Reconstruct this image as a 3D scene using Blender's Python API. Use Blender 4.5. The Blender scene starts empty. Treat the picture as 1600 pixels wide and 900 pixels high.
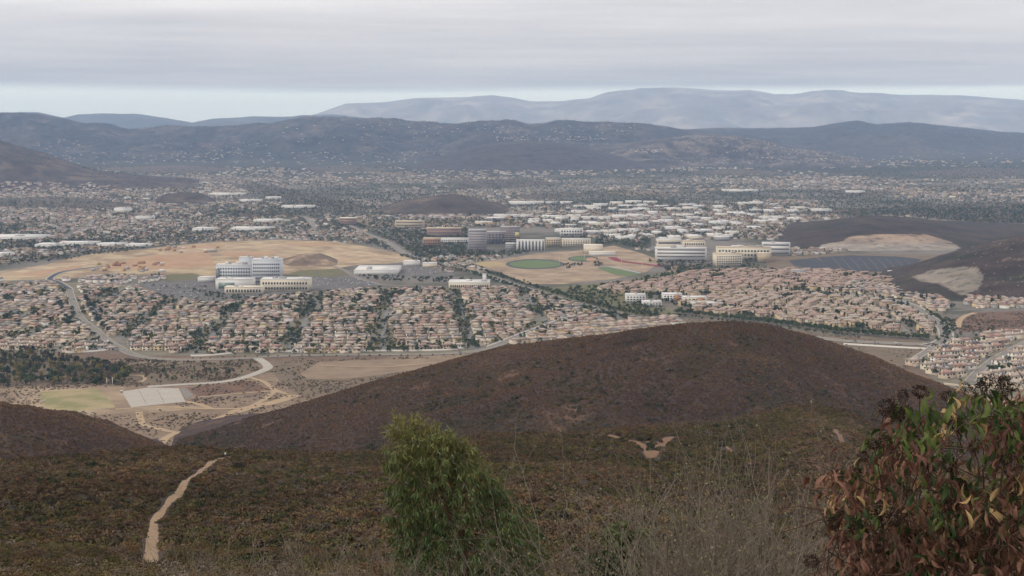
import bpy, bmesh, math, random
import numpy as np
from mathutils import Vector, Matrix

random.seed(7)
RNG = np.random.default_rng(7)
SC = bpy.context.scene
COL = SC.collection

# ---------------------------------------------------------------- camera
CAM_Z = 320.0
F = 2222.0                      # focal length in pixels of a 1600 px wide frame
PITCH = math.atan((450 - 205) / F)
CP, SP = math.cos(PITCH), math.sin(PITCH)
cam_data = bpy.data.cameras.new('camera')
cam_data.sensor_width = 36.0
cam_data.lens = 36.0 * F / 1600.0
cam_data.clip_start = 0.1
cam_data.clip_end = 200000.0
cam = bpy.data.objects.new('camera', cam_data)
cam.location = (0, 0, CAM_Z)
cam.rotation_euler = (math.pi / 2 - PITCH, 0, 0)
COL.objects.link(cam)
SC.camera = cam

# ---------------------------------------------------------------- sky
SUN_ELEV, SUN_AZ = 40.0, 242.0        # compass-like: 0 = +Y, clockwise; behind the viewer
world = bpy.data.worlds.new('World')
SC.world = world
world.use_nodes = True
wn, wl = world.node_tree.nodes, world.node_tree.links
wn.clear()
def N(nodes, t, **kw):
    n = nodes.new(t)
    for k, v in kw.items():
        setattr(n, k, v)
    return n
def mth(nodes, links, op, a, b=None, c=None, clamp=False):
    n = nodes.new('ShaderNodeMath'); n.operation = op; n.use_clamp = clamp
    for i, v in enumerate((a, b, c)):
        if v is None: continue
        if isinstance(v, (int, float)): n.inputs[i].default_value = v
        else: links.new(v, n.inputs[i])
    return n.outputs[0]
w_out = N(wn, 'ShaderNodeOutputWorld')
w_bg = N(wn, 'ShaderNodeBackground'); w_bg.inputs['Strength'].default_value = 0.1
w_sky = N(wn, 'ShaderNodeTexSky', sky_type='NISHITA', sun_disc=False)
w_sky.sun_elevation = math.radians(SUN_ELEV); w_sky.sun_rotation = math.radians(SUN_AZ)
w_sky.altitude = 400
w_sky.air_density = 1.0; w_sky.dust_density = 2.0
w_tc = N(wn, 'ShaderNodeTexCoord')
w_sep = N(wn, 'ShaderNodeSeparateXYZ'); wl.new(w_tc.outputs['Generated'], w_sep.inputs[0])
zc = mth(wn, wl, 'MAXIMUM', w_sep.outputs['Z'], 0.012)
# the cloud deck is a horizontal layer: sample it where the view ray meets it
cx = mth(wn, wl, 'DIVIDE', w_sep.outputs['X'], zc)
cy = mth(wn, wl, 'DIVIDE', w_sep.outputs['Y'], zc)
w_comb = N(wn, 'ShaderNodeCombineXYZ'); wl.new(cx, w_comb.inputs[0]); wl.new(cy, w_comb.inputs[1])
def wnoise(scale, detail, rough, off, sx=1.0):
    mp = N(wn, 'ShaderNodeMapping'); wl.new(w_comb.outputs[0], mp.inputs[0])
    mp.inputs['Location'].default_value = off; mp.inputs['Scale'].default_value = (sx, 1, 1)
    t = N(wn, 'ShaderNodeTexNoise'); t.inputs['Scale'].default_value = scale
    t.inputs['Detail'].default_value = detail; t.inputs['Roughness'].default_value = rough
    wl.new(mp.outputs[0], t.inputs['Vector'])
    return t.outputs['Fac']
n_big = wnoise(0.10, 5, 0.55, (3.1, 7.7, 0))
n_fine = wnoise(0.55, 4, 0.6, (1.3, 2.7, 0), 0.6)
n_edge = wnoise(0.035, 4, 0.5, (9.1, 4.2, 0))
tone = mth(wn, wl, 'ADD', mth(wn, wl, 'MULTIPLY', n_big, 0.75), mth(wn, wl, 'MULTIPLY', n_fine, 0.25))
ramp = N(wn, 'ShaderNodeValToRGB'); wl.new(tone, ramp.inputs[0])
CLOUD_LO, CLOUD_HI = (5.9, 5.75, 5.9, 1), (8.6, 8.4, 8.4, 1)
ramp.color_ramp.elements[0].position = 0.36; ramp.color_ramp.elements[0].color = CLOUD_LO
ramp.color_ramp.elements[1].position = 0.62; ramp.color_ramp.elements[1].color = CLOUD_HI
# far edge of the deck: beyond it the clear band above the horizon shows
edge = mth(wn, wl, 'ADD', w_sep.outputs['Z'], mth(wn, wl, 'MULTIPLY', mth(wn, wl, 'SUBTRACT', n_edge, 0.5), 0.016))
cover = N(wn, 'ShaderNodeMapRange', interpolation_type='SMOOTHSTEP'); wl.new(edge, cover.inputs[0])
cover.inputs['From Min'].default_value = 0.0255; cover.inputs['From Max'].default_value = 0.0335
w_mix = N(wn, 'ShaderNodeMix', data_type='RGBA')
w_clear = N(wn, 'ShaderNodeMix', data_type='RGBA'); w_clear.inputs['Factor'].default_value = 0.75
wl.new(w_sky.outputs[0], w_clear.inputs['A']); w_clear.inputs['B'].default_value = (10.5, 12.0, 12.6, 1)
wl.new(cover.outputs[0], w_mix.inputs['Factor'])
# an overcast sky grows brighter evenly towards the zenith
low = N(wn, 'ShaderNodeMapRange'); wl.new(w_sep.outputs['Z'], low.inputs[0])
low.inputs['From Min'].default_value = 0.025; low.inputs['From Max'].default_value = 0.10
low.inputs['To Min'].default_value = 0.60; low.inputs['To Max'].default_value = 1.16
zen = mth(wn, wl, 'ADD', low.outputs[0], mth(wn, wl, 'MULTIPLY', mth(wn, wl, 'MAXIMUM', w_sep.outputs['Z'], 0.0), 0.7))
w_zen = N(wn, 'ShaderNodeVectorMath', operation='SCALE'); wl.new(ramp.outputs[0], w_zen.inputs[0]); wl.new(zen, w_zen.inputs['Scale'])
wl.new(w_clear.outputs['Result'], w_mix.inputs['A']); wl.new(w_zen.outputs[0], w_mix.inputs['B'])
wl.new(w_mix.outputs['Result'], w_bg.inputs['Color']); wl.new(w_bg.outputs[0], w_out.inputs['Surface'])

sun_data = bpy.data.lights.new('sun', 'SUN')
sun_data.energy = 1.5; sun_data.angle = math.radians(12); sun_data.color = (1.0, 0.95, 0.88)
sun = bpy.data.objects.new('sun', sun_data); COL.objects.link(sun)
_az, _el = math.radians(SUN_AZ), math.radians(SUN_ELEV)
_sd = Vector((math.sin(_az) * math.cos(_el), math.cos(_az) * math.cos(_el), math.sin(_el)))
sun.rotation_euler = _sd.to_track_quat('Z', 'Y').to_euler()
sun.location = (0, 0, 3000)

vs = SC.view_settings
vs.view_transform = 'Standard'; vs.look = 'None'; vs.exposure = 0.0; vs.gamma = 1.0; vs.use_curve_mapping = False
cy_ = SC.cycles
cy_.max_bounces = 4; cy_.diffuse_bounces = 2; cy_.glossy_bounces = 1; cy_.transmission_bounces = 2
cy_.transparent_max_bounces = 8; cy_.volume_bounces = 1
cy_.use_denoising = True
cy_.use_adaptive_sampling = True; cy_.adaptive_threshold = 0.02
HAZE_DENSITY = 3.1e-5
HAZE_COLOR = (0.40, 0.62, 1.0, 1)

# ---------------------------------------------------------------- numeric helpers
def _hash(ix, iy, seed):
    h = (ix.astype(np.int64) * 374761393 + iy.astype(np.int64) * 668265263 + seed * 974711) & 0x7fffffff
    h = ((h ^ (h >> 13)) * 1274126177) & 0x7fffffff
    return ((h ^ (h >> 16)) & 0xffff) / 65535.0
def vnoise(x, y, seed=0):
    ix, iy = np.floor(x), np.floor(y)
    fx, fy = x - ix, y - iy
    fx = fx * fx * fx * (fx * (fx * 6 - 15) + 10); fy = fy * fy * fy * (fy * (fy * 6 - 15) + 10)
    a, b = _hash(ix, iy, seed), _hash(ix + 1, iy, seed)
    c, d = _hash(ix, iy + 1, seed), _hash(ix + 1, iy + 1, seed)
    return (a + (b - a) * fx) + ((c + (d - c) * fx) - (a + (b - a) * fx)) * fy
def fbm(x, y, scale, oct=4, seed=0, gain=0.5):
    """about -1..1; scale = size of the largest features in metres"""
    x = np.asarray(x, float) / scale; y = np.asarray(y, float) / scale
    s, a, t = 0.0, 1.0, 0.0
    for o in range(oct):
        s = s + a * (vnoise(x, y, seed + o * 17) * 2 - 1); t += a
        x = x * 2.03 + 11.3; y = y * 2.03 - 7.9; a *= gain
    return s / t
def ridged(x, y, scale, oct=4, seed=0, gain=0.5):
    x = np.asarray(x, float) / scale; y = np.asarray(y, float) / scale
    s, a, t = 0.0, 1.0, 0.0
    for o in range(oct):
        s = s + a * (1 - np.abs(vnoise(x, y, seed + o * 17) * 2 - 1)); t += a
        x = x * 2.03 + 5.3; y = y * 2.03 - 3.9; a *= gain
    return s / t
def sstep(a, b, x):
    t = np.clip((x - a) / (b - a), 0, 1)
    return t * t * (3 - 2 * t)

def ray(px, py):
    a, b = (px - 800) / F, (450 - py) / F
    return a, CP + b * SP, -SP + b * CP
def project(X, Y, Z):
    dz = Z - CAM_Z
    f = Y * CP - dz * SP
    u = Y * SP + dz * CP
    f = np.maximum(f, 1e-6)
    return 800 + F * X / f, 450 - F * u / f
def z_at(px, py, Y):
    """height of the point seen at a pixel when it stands Y metres out"""
    a, b, c = ray(px, py)
    return CAM_Z + c / b * Y
def valley(Y):
    return np.clip((np.asarray(Y, float) - 3200.0) * 0.010, 0.0, 88.0)
def on_valley(px, py, dz=0.0):
    """where the sight line through a pixel meets the valley floor"""
    a, b, c = ray(px, py)
    Y = -CAM_Z / c * b
    if Y > 3200:
        Y = (CAM_Z + 32.0) / (0.010 - c / b)
    return Vector((a / b * Y, Y, float(valley(Y)) + dz))

# ---------------------------------------------------------------- materials
MATS = {}
def mat(name, color, rough=0.9, noise=None, bump=0.0, spec=0.2):
    """noise = (size in metres, second colour, contrast)"""
    if name in MATS: return MATS[name]
    m = bpy.data.materials.new(name); m.use_nodes = True
    n, l = m.node_tree.nodes, m.node_tree.links
    b = n['Principled BSDF']
    b.inputs['Base Color'].default_value = (*color, 1); b.inputs['Roughness'].default_value = rough
    b.inputs['Specular IOR Level'].default_value = spec
    if noise:
        size, col2, con = noise
        g = n.new('ShaderNodeNewGeometry')
        t = n.new('ShaderNodeTexNoise'); t.inputs['Scale'].default_value = 1.0 / size
        t.inputs['Detail'].default_value = 5; t.inputs['Roughness'].default_value = 0.6
        l.new(g.outputs['Position'], t.inputs['Vector'])
        r = n.new('ShaderNodeMapRange'); l.new(t.outputs['Fac'], r.inputs[0])
        r.inputs['From Min'].default_value = 0.5 - con; r.inputs['From Max'].default_value = 0.5 + con
        x = n.new('ShaderNodeMix'); x.data_type = 'RGBA'
        x.inputs['A'].default_value = (*color, 1); x.inputs['B'].default_value = (*col2, 1)
        l.new(r.outputs[0], x.inputs['Factor']); l.new(x.outputs['Result'], b.inputs['Base Color'])
    MATS[name] = m
    return m
def attr_mat(name, attr='tint', rough=0.95, jitter=0.25, size=6.0, rnd=0.0):
    """colour comes from a per-vertex paint attribute, broken up by noise"""
    if name in MATS: return MATS[name]
    m = bpy.data.materials.new(name); m.use_nodes = True
    n, l = m.node_tree.nodes, m.node_tree.links
    b = n['Principled BSDF']; b.inputs['Roughness'].default_value = rough
    b.inputs['Specular IOR Level'].default_value = 0.15
    a = n.new('ShaderNodeAttribute'); a.attribute_name = attr
    g = n.new('ShaderNodeNewGeometry')
    t = n.new('ShaderNodeTexNoise'); t.inputs['Scale'].default_value = 1.0 / size
    t.inputs['Detail'].default_value = 6; t.inputs['Roughness'].default_value = 0.65
    l.new(g.outputs['Position'], t.inputs['Vector'])
    r = n.new('ShaderNodeMapRange'); l.new(t.outputs['Fac'], r.inputs[0])
    r.inputs['From Min'].default_value = 0.3; r.inputs['From Max'].default_value = 0.7
    r.inputs['To Min'].default_value = 1 - jitter; r.inputs['To Max'].default_value = 1 + jitter
    x = n.new('ShaderNodeVectorMath'); x.operation = 'SCALE'
    l.new(a.outputs['Color'], x.inputs[0]); l.new(r.outputs[0], x.inputs['Scale'])
    l.new(x.outputs[0], b.inputs['Base Color'])
    MATS[name] = m
    return m

# ---------------------------------------------------------------- mesh helpers
def np_mesh(name, verts, faces, material=None, tint=None, smooth=False):
    """faces: (n,k) array of k-gons, or a list of such arrays"""
    me = bpy.data.meshes.new(name)
    verts = np.asarray(verts, np.float32)
    fl = faces if isinstance(faces, list) else [faces]
    fl = [np.asarray(f, np.int32) for f in fl if len(f)]
    loops = np.concatenate([f.ravel() for f in fl])
    sizes = np.concatenate([np.full(len(f), f.shape[1], np.int32) for f in fl])
    starts = np.concatenate([[0], np.cumsum(sizes)[:-1]]).astype(np.int32)
    me.vertices.add(len(verts)); me.vertices.foreach_set('co', verts.ravel())
    me.loops.add(len(loops)); me.loops.foreach_set('vertex_index', loops)
    me.polygons.add(len(sizes)); me.polygons.foreach_set('loop_start', starts)
    me.polygons.foreach_set('loop_total', sizes)
    if smooth: me.polygons.foreach_set('use_smooth', np.ones(len(sizes), bool))
    if tint is not None:
        t = np.asarray(tint, np.float32)
        if t.shape[1] == 3: t = np.concatenate([t, np.ones((len(t), 1), np.float32)], 1)
        at = me.attributes.new('tint', 'FLOAT_COLOR', 'POINT'); at.data.foreach_set('color', t.ravel())
    me.update(calc_edges=True)
    if material: me.materials.append(material)
    return me
def link(name, me, parent=None, loc=None, rz=0.0):
    o = bpy.data.objects.new(name, me); COL.objects.link(o)
    if parent is not None: o.parent = parent
    if loc is not None: o.location = loc
    if rz: o.rotation_euler = (0, 0, rz)
    return o
def thing(name, label, cat, loc=(0, 0, 0), rz=0.0, group=None, me=None):
    o = link(name, me, None, loc, rz)
    o['label'] = label; o['category'] = cat
    if group: o['group'] = group
    return o
def structure(o, label=None):
    o['kind'] = 'structure'
    if label: o['label'] = label
    return o
def stuff(o, label=None, cat=None):
    o['kind'] = 'stuff'
    if label: o['label'] = label
    if cat: o['category'] = cat
    return o
def grid_faces(nu, nv):
    i = np.arange(nu - 1)[:, None] * nv + np.arange(nv - 1)[None, :]
    i = i.ravel()
    return np.stack([i, i + nv, i + nv + 1, i + 1], 1)

# ---------------------------------------------------------------- terrain
class Hill:
    """a ridge with a crest line seen at given pixels, Y0 metres out, with a front and a back slope"""
    def __init__(s, crest, Y0, wf, wb, rough=0.0, rsize=300.0, seed=1, power=1.3, base=None, frontnoise=0.25, cr=0.15):
        px = np.array([c[0] for c in crest], float); py = np.array([c[1] for c in crest], float)
        a, b, c = ray(px, py)
        s.u = a / b
        Y0a = np.array([c_[2] if len(c_) > 2 else Y0 for c_ in crest], float)
        s.Y0 = Y0a; s.z = CAM_Z + c / b * Y0a
        s.wf, s.wb, s.rough, s.rsize, s.seed, s.power, s.fn = wf, wb, rough, rsize, seed, power, frontnoise
        s.base = base; s.cr = cr
    def __call__(s, X, Y):
        X = np.asarray(X, float); Y = np.asarray(Y, float)
        u = X / np.maximum(Y, 1.0)
        zc = np.interp(u, s.u, s.z); Y0 = np.interp(u, s.u, s.Y0)
        base = valley(Y) - 3.0 if s.base is None else s.base
        d = Y - Y0
        wob = 1 + s.fn * fbm(X, Y, s.rsize * 1.7, 3, s.seed + 50)
        t = np.where(d < 0, -d / (s.wf * wob), d / s.wb)
        sh = np.where(t < 1, (0.5 + 0.5 * np.cos(np.pi * np.clip(t, 0, 1))) , 0.0) ** s.power
        h = (zc - base)
        gul = 1.0
        if s.rough:
            r = ridged(X, Y, s.rsize, 5, s.seed) - 0.62
            f = fbm(X, Y, s.rsize * 0.3, 4, s.seed + 9)
            gul = (r * 1.0 + 0.25 * f) * s.rough * np.clip(h, 0, None) * (4 * sh * (1 - sh) * (1 - s.cr) + s.cr * sh)
        return base + h * sh + gul - (1 - np.minimum(1, sh * 40)) * 6
def edge_fade(u, h0, lo, hi, w):
    return h0

near_crest = [(-300, 745, 470), (-100, 735, 470), (0, 722, 470), (120, 712, 480), (250, 706, 480), (330, 709, 480), (365, 713, 480), (480, 713, 490),
              (600, 704, 500), (680, 690, 520), (760, 677, 540), (900, 672, 560), (1000, 667, 590), (1130, 660, 640), (1200, 642, 680), (1270, 632, 700),
              (1330, 645, 700), (1375, 672, 690), (1420, 700, 650), (1600, 740, 600), (1900, 760, 600)]
_nu = np.array([ray(p[0], p[1])[0] / ray(p[0], p[1])[1] for p in near_crest])
_na = np.array([-ray(p[0], p[1])[2] / ray(p[0], p[1])[1] for p in near_crest])
_ny = np.array([p[2] for p in near_crest], float)
A0 = 0.318
def near_h(X, Y):
    X = np.asarray(X, float); Y = np.asarray(Y, float)
    u = X / np.maximum(Y, 150.0)
    ac, Yc = np.interp(u, _nu, _na), np.interp(u, _nu, _ny)
    Ys = np.maximum(Y, 1.0)
    t = np.clip(np.log(Ys / 150.0) / np.log(Yc / 150.0), 0, 1)
    a = A0 + (ac - A0) * (t * 0.75 + 0.25 * t * t)
    z = CAM_Z - a * Ys
    z = np.where(Y < 150, CAM_Z - 1.75 - (A0 * 150 - 1.75) / 150 * np.maximum(Y, 0), z)
    over = np.maximum(Y - Yc, 0)
    z = np.where(Y > Yc, CAM_Z - ac * Yc - 0.22 * over - 0.35 * over * sstep(0, 60, over), z)
    m = sstep(120, 260, Y)
    z = z + m * (9.0 * fbm(X, Y, 130, 4, 3) + 1.5 * fbm(X, Y, 22, 3, 5)) * (1 - 0.5 * sstep(0.75, 1.0, Y / Yc))
    return z
mid_hill = Hill([(120, 735, 1400), (290, 702, 1400), (330, 688, 1400), (400, 660, 1390), (500, 628, 1370), (600, 595, 1360), (700, 568, 1350), (760, 553, 1345), (800, 545, 1340),
                 (900, 532, 1330), (1000, 517, 1320), (1060, 509, 1320), (1130, 504, 1320), (1200, 509, 1330), (1270, 526, 1340), (1330, 548, 1350), (1400, 577, 1360),
                 (1450, 597, 1370), (1480, 610, 1380), (1540, 640, 1390), (1600, 668, 1400), (1750, 720, 1400), (1900, 740, 1400)], 1350, 620, 260, 0.46, 230, 21, 1.0, base=-3, cr=0.05)
left_hill = Hill([(-300, 640, 1020), (-60, 637, 1020), (0, 638, 1030), (50, 642, 1040), (100, 652, 1050), (150, 670, 1060), (200, 690, 1080), (245, 708, 1100), (290, 740, 1120), (330, 770, 1130), (400, 800, 1150)],
                 1050, 380, 300, 0.4, 170, 33, 1.0, base=-3, cr=0.05)
right_hill = Hill([(1330, 455, 3000), (1380, 436, 3050), (1420, 421, 3080), (1470, 401, 3100), (1520, 386, 3100), (1560, 376, 3100), (1600, 367, 3100), (1700, 350, 3100), (1900, 340, 3100)],
                  3100, 560, 450, 0.4, 240, 41, 0.9, cr=0.08)
quarry_hill = Hill([(1140, 392), (1180, 380), (1200, 370), (1240, 357), (1300, 346), (1360, 338), (1420, 342), (1480, 350), (1510, 355), (1545, 358), (1600, 359), (1700, 360), (1800, 365)],
                   4350, 720, 600, 0.25, 260, 43, 0.8, cr=0.08)
small_hill = Hill([(540, 340), (575, 332), (600, 324), (630, 314), (655, 311), (680, 306), (705, 303), (725, 305), (750, 313), (775, 317), (800, 327), (830, 334)], 5500, 420, 400, 0.45, 200, 45, 0.9, cr=0.15)
west_knoll = Hill([(215, 330), (240, 314), (258, 304), (290, 300), (318, 303), (338, 314), (360, 326)], 6050, 330, 300, 0.45, 160, 47, 0.9, cr=0.15)
west_hill = Hill([(-300, 190), (-60, 203), (0, 219), (40, 231), (80, 243), (130, 261), (180, 271), (240, 277), (300, 281), (340, 287), (400, 296)], 7900, 1300, 900, 0.45, 420, 49, 1.0, cr=0.1)
dark_hill = Hill([(600, 268), (660, 254), (700, 240), (740, 228), (780, 222), (830, 221), (880, 224), (930, 234), (980, 247), (1030, 256), (1080, 262)], 10500, 1100, 900, 0.3, 500, 51, 0.8, cr=0.08)
rock_hill = Hill([(960, 225), (1040, 214), (1080, 212), (1110, 213), (1160, 215), (1200, 222), (1230, 232), (1260, 234), (1300, 238), (1330, 246), (1380, 254), (1440, 262)], 11300, 1300, 900, 0.5, 420, 53, 0.9, cr=0.2)
rubble_mound = Hill([(425, 414), (440, 408), (455, 402), (472, 398), (486, 399), (500, 396), (515, 401), (528, 408), (545, 413)], 3480, 150, 120, 0.2, 60, 63, 0.8)
far_range = Hill([(-300, 165), (-100, 172), (0, 178), (30, 177), (60, 182), (100, 186), (130, 191), (165, 193), (200, 203), (230, 202), (260, 199), (300, 198), (340, 195), (380, 190),
                  (420, 189), (470, 185), (540, 184), (590, 186), (640, 192), (700, 193), (770, 190), (860, 193), (930, 192), (980, 193), (1010, 195), (1060, 201), (1110, 208), (1180, 216), (1260, 232), (1330, 246), (1400, 255)],
                 13500, 2700, 1500, 0.62, 800, 55, 1.1, cr=0.38)
east_range = Hill([(950, 215), (1060, 203), (1130, 199), (1200, 201), (1270, 198), (1300, 193), (1340, 188), (1370, 194), (1420, 191), (1470, 196), (1520, 201), (1560, 206), (1600, 208), (1700, 212), (1900, 205)],
                  15500, 3400, 1500, 0.55, 1100, 57, 1.0, cr=0.12)
haze_range = Hill([(-300, 172), (-50, 180), (40, 176), (60, 176), (100, 184), (120, 179), (160, 177), (210, 178), (260, 184), (300, 191), (330, 185), (370, 183), (430, 182), (470, 180), (520, 178), (580, 184), (660, 195), (800, 205)],
                  25000, 4000, 2500, 0.6, 1800, 59, 1.0, cr=0.12)
great_range = Hill([(420, 200), (470, 186), (500, 177), (540, 163), (600, 160), (650, 154), (720, 152), (770, 149), (800, 152), (830, 158), (880, 158), (920, 155), (950, 146), (1000, 141), (1060, 139), (1120, 142),
                    (1170, 142), (1210, 149), (1240, 149), (1290, 142), (1340, 146), (1400, 148), (1450, 148), (1500, 150), (1560, 154), (1600, 156), (1700, 158), (1900, 150)],
                   36000, 9000, 4000, 0.55, 2600, 61, 0.75, cr=0.08)

BRUSH_A, BRUSH_B, BRUSH_C = np.array((0.040, 0.027, 0.020)), np.array((0.052, 0.036, 0.026)), np.array((0.030, 0.028, 0.015))
def brush_tint(X, Y, s, seed):
    n1 = sstep(-0.35, 0.35, fbm(X, Y, s, 4, seed))[:, None]; n2 = sstep(0.0, 0.5, fbm(X, Y, s * 0.6, 4, seed + 5))[:, None]
    c = BRUSH_A * (1 - n1) + BRUSH_B * n1
    return c * (1 - n2) + BRUSH_C * n2
def wedge(name, h, px0, px1, Y0, Y1, nu, ny, material, tintf, label, logy=False, sx=0.0):
    """terrain sheet over a wedge of the land; h gives its height"""
    u = np.linspace((px0 - 800) / F, (px1 - 800) / F, nu)
    Y = np.geomspace(Y0, Y1, ny) if logy else np.linspace(Y0, Y1, ny)
    U, YY = np.meshgrid(u, Y, indexing='ij')
    X = U * (YY + sx)
    Z = h(X, YY)
    v = np.stack([X, YY, Z], -1).reshape(-1, 3)
    t = tintf(v[:, 0], v[:, 1], v[:, 2])
    me = np_mesh(name, v, grid_faces(nu, ny), material, t, smooth=True)
    return structure(link(name, me), label)
def in_poly(px, py, poly):
    r = np.zeros(np.shape(px), bool); n = len(poly)
    for i in range(n):
        x0, y0 = poly[i]; x1, y1 = poly[(i + 1) % n]
        c = ((y0 > py) != (y1 > py)) & (px < (x1 - x0) * (py - y0) / ((y1 - y0) if y1 != y0 else 1e-9) + x0)
        r ^= c
    return r
EARTH = attr_mat('hill_earth', jitter=0.35, size=5.0)
EARTH_FAR = attr_mat('far_hill_earth', jitter=0.45, size=60.0)
EARTH_MOUNT = attr_mat('mountain_earth', jitter=0.25, size=500.0)
SOIL = np.array((0.30, 0.21, 0.14)); RUST = np.array((0.125, 0.070, 0.044))

def near_tint(X, Y, Z):
    c = brush_tint(X, Y, 60, 71)
    b = sstep(0.45, 0.75, fbm(X, Y, 35, 4, 77))[:, None]
    return c * (1 - b) + RUST * b * 0.8 + c * b * 0.2
def mid_tint(X, Y, Z):
    c = brush_tint(X, Y, 90, 81) * np.array((1.0, 0.92, 0.95))
    b = sstep(0.24, 0.62, fbm(X, Y, 40, 5, 87, .62))[:, None]
    return c * (1 - b) + RUST * b * 0.75 + c * b * 0.25
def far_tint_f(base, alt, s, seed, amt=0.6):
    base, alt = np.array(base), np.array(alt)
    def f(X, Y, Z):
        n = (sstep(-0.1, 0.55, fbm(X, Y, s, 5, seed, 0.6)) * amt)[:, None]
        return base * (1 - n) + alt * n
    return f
quarry_poly = [(1272, 399), (1286, 383), (1330, 371), (1400, 365), (1450, 367), (1488, 379), (1502, 388), (1470, 402), (1430, 412), (1360, 412), (1300, 408)]
cut_poly = [(1425, 432), (1450, 424), (1500, 417), (1528, 419), (1537, 430), (1530, 452), (1505, 462), (1470, 445), (1440, 441)]
def quarry_tint(X, Y, Z):
    c = brush_tint(X, Y, 150, 91) * 0.95
    px, py = project(X, Y, Z)
    wob = 5 * fbm(X, Y, 60, 3, 5)
    m = in_poly(px + wob, py + wob * 0.5, quarry_poly)[:, None]
    n = sstep(-0.3, 0.6, fbm(X, Y, 70, 4, 95))[:, None]
    s = np.array((0.235, 0.20, 0.162)) * (1 - n) + np.array((0.185, 0.163, 0.135)) * n
    top = (sstep(385, 372, py) * 0.6)[:, None]
    s = s * (1 - top) + np.array((0.25, 0.16, 0.10)) * top
    dot = (sstep(0.35, 0.5, fbm(X, Y, 26, 3, 99)) * 0.6)[:, None]
    s = s * (1 - dot) + BRUSH_C * dot
    return np.where(m, s, c)
def right_tint(X, Y, Z):
    c = brush_tint(X, Y, 120, 93) * 0.95
    px, py = project(X, Y, Z)
    wob = 5 * fbm(X, Y, 50, 3, 6)
    m = in_poly(px + wob, py + wob * 0.5, cut_poly)[:, None]
    dot = (sstep(0.15, 0.4, fbm(X, Y, 16, 3, 98)) * 0.55)[:, None]
    s = np.array((0.185, 0.155, 0.122)) * (1 - dot) + BRUSH_C * dot
    rk = (sstep(0.45, 0.62, fbm(X, Y, 22, 3, 97)) * sstep(1500, 1580, px) * 0.6)[:, None]
    c = c * (1 - rk) + np.array((0.2, 0.14, 0.11)) * rk
    return np.where(m, s, c)

# the valley floor, one sheet out to the horizon
def valley_tint(X, Y, Z):
    px, py = project(X, Y, Z)
    dry = np.array((0.15, 0.105, 0.07)); green = np.array((0.072, 0.068, 0.046)); town = np.array((0.15, 0.132, 0.112))
    n = sstep(-0.3, 0.4, fbm(X, Y, 120, 5, 101))[:, None]
    near = np.array((0.125, 0.085, 0.058)) * (1 - n) + np.array((0.20, 0.145, 0.098)) * n
    n2 = sstep(-0.2, 0.3, fbm(X, Y, 260, 5, 103, 0.6))[:, None]
    far = town * (1 - n2) + green * n2
    k9 = sstep(7500, 9500, Y)[:, None]; far = far * (1 - k9) + green * .6 * k9
    k = sstep(2000, 2150, Y)[:, None]
    return near * (1 - k) + far * k
_yy = np.unique(np.concatenate([np.linspace(-3000, 700, 12), np.linspace(700, 2600, 260), np.linspace(2600, 3200, 40), np.linspace(3200, 12000, 300), np.geomspace(12000, 60000, 16)]))
_uu = np.linspace(-0.62, 0.62, 420)
_X = _uu[:, None] * (np.maximum(_yy, 700)[None, :]); _Y = np.repeat(_yy[None, :], len(_uu), 0)
_v = np.stack([_X, _Y, valley(_Y)], -1).reshape(-1, 3)
structure(link('ground', np_mesh('ground', _v, grid_faces(len(_uu), len(_yy)), attr_mat('valley_earth', jitter=0.3, size=9.0), valley_tint(_v[:, 0], _v[:, 1], _v[:, 2]), True)), 'dry valley floor under the town')

wedge('near_hillside', near_h, -700, 2300, -60, 1100, 300, 340, EARTH, near_tint, 'brush covered ridge sloping away below the viewpoint', sx=140)
wedge('middle_hill', mid_hill, -200, 1900, 560, 1680, 420, 300, EARTH, mid_tint, 'rounded brown brush hill in front of the town')
wedge('side_hill', left_hill, -400, 480, 560, 1400, 160, 180, EARTH, mid_tint, 'low dark brush hill beside the dry sports field')
wedge('right_hill', right_hill, 1250, 1950, 2300, 3600, 200, 200, EARTH_FAR, right_tint, 'dark brush hill with a graded slope at the right edge')
wedge('quarry_hill', quarry_hill, 1080, 1850, 3500, 5000, 280, 260, EARTH_FAR, quarry_tint, 'dark hill with a bare tan quarry face')
ft = far_tint_f((0.060, 0.046, 0.037), (0.135, 0.10, 0.072), 110, 111, 0.7)
wedge('rubble_mound', rubble_mound, 410, 550, 3270, 3640, 90, 60, EARTH_FAR, far_tint_f((0.13, 0.093, 0.065), (0.35, 0.255, 0.165), 40, 118, 1.0), 'dark rubble mound on the graded land behind the hospital')
wedge('small_hill', small_hill, 520, 860, 4900, 6000, 120, 100, EARTH_FAR, ft, 'small dark hill rising out of the middle of the town')
wedge('west_knoll', west_knoll, 180, 400, 5600, 6450, 90, 80, EARTH_FAR, ft, 'small dark knoll among the houses at the left')
wedge('west_hill', west_hill, -400, 480, 6400, 8900, 160, 180, EARTH_FAR, ft, 'long dark slope running down into the valley at the left')
wedge('dark_hill', dark_hill, 560, 1120, 9200, 11500, 160, 140, EARTH_FAR, far_tint_f((0.05, 0.04, 0.036), (0.075, 0.06, 0.05), 500, 112, 0.5), 'smooth dark hill below the houses on the far ridge')
wedge('rock_hill', rock_hill, 920, 1480, 9800, 12300, 180, 150, EARTH_FAR, far_tint_f((0.055, 0.046, 0.040), (0.17, 0.14, 0.115), 90, 113, 0.75), 'boulder strewn hill beyond the town')
wedge('far_range', far_range, -400, 1450, 10500, 15200, 560, 220, EARTH_FAR, far_tint_f((0.042, 0.038, 0.034), (0.125, 0.10, 0.082), 170, 114, 0.6), 'long range of dark hills closing the valley')
wedge('east_range', east_range, 900, 1950, 11800, 17200, 300, 180, EARTH_FAR, far_tint_f((0.048, 0.044, 0.042), (0.10, 0.085, 0.07), 700, 115, 0.5), 'dark blue range with a pointed summit')
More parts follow.
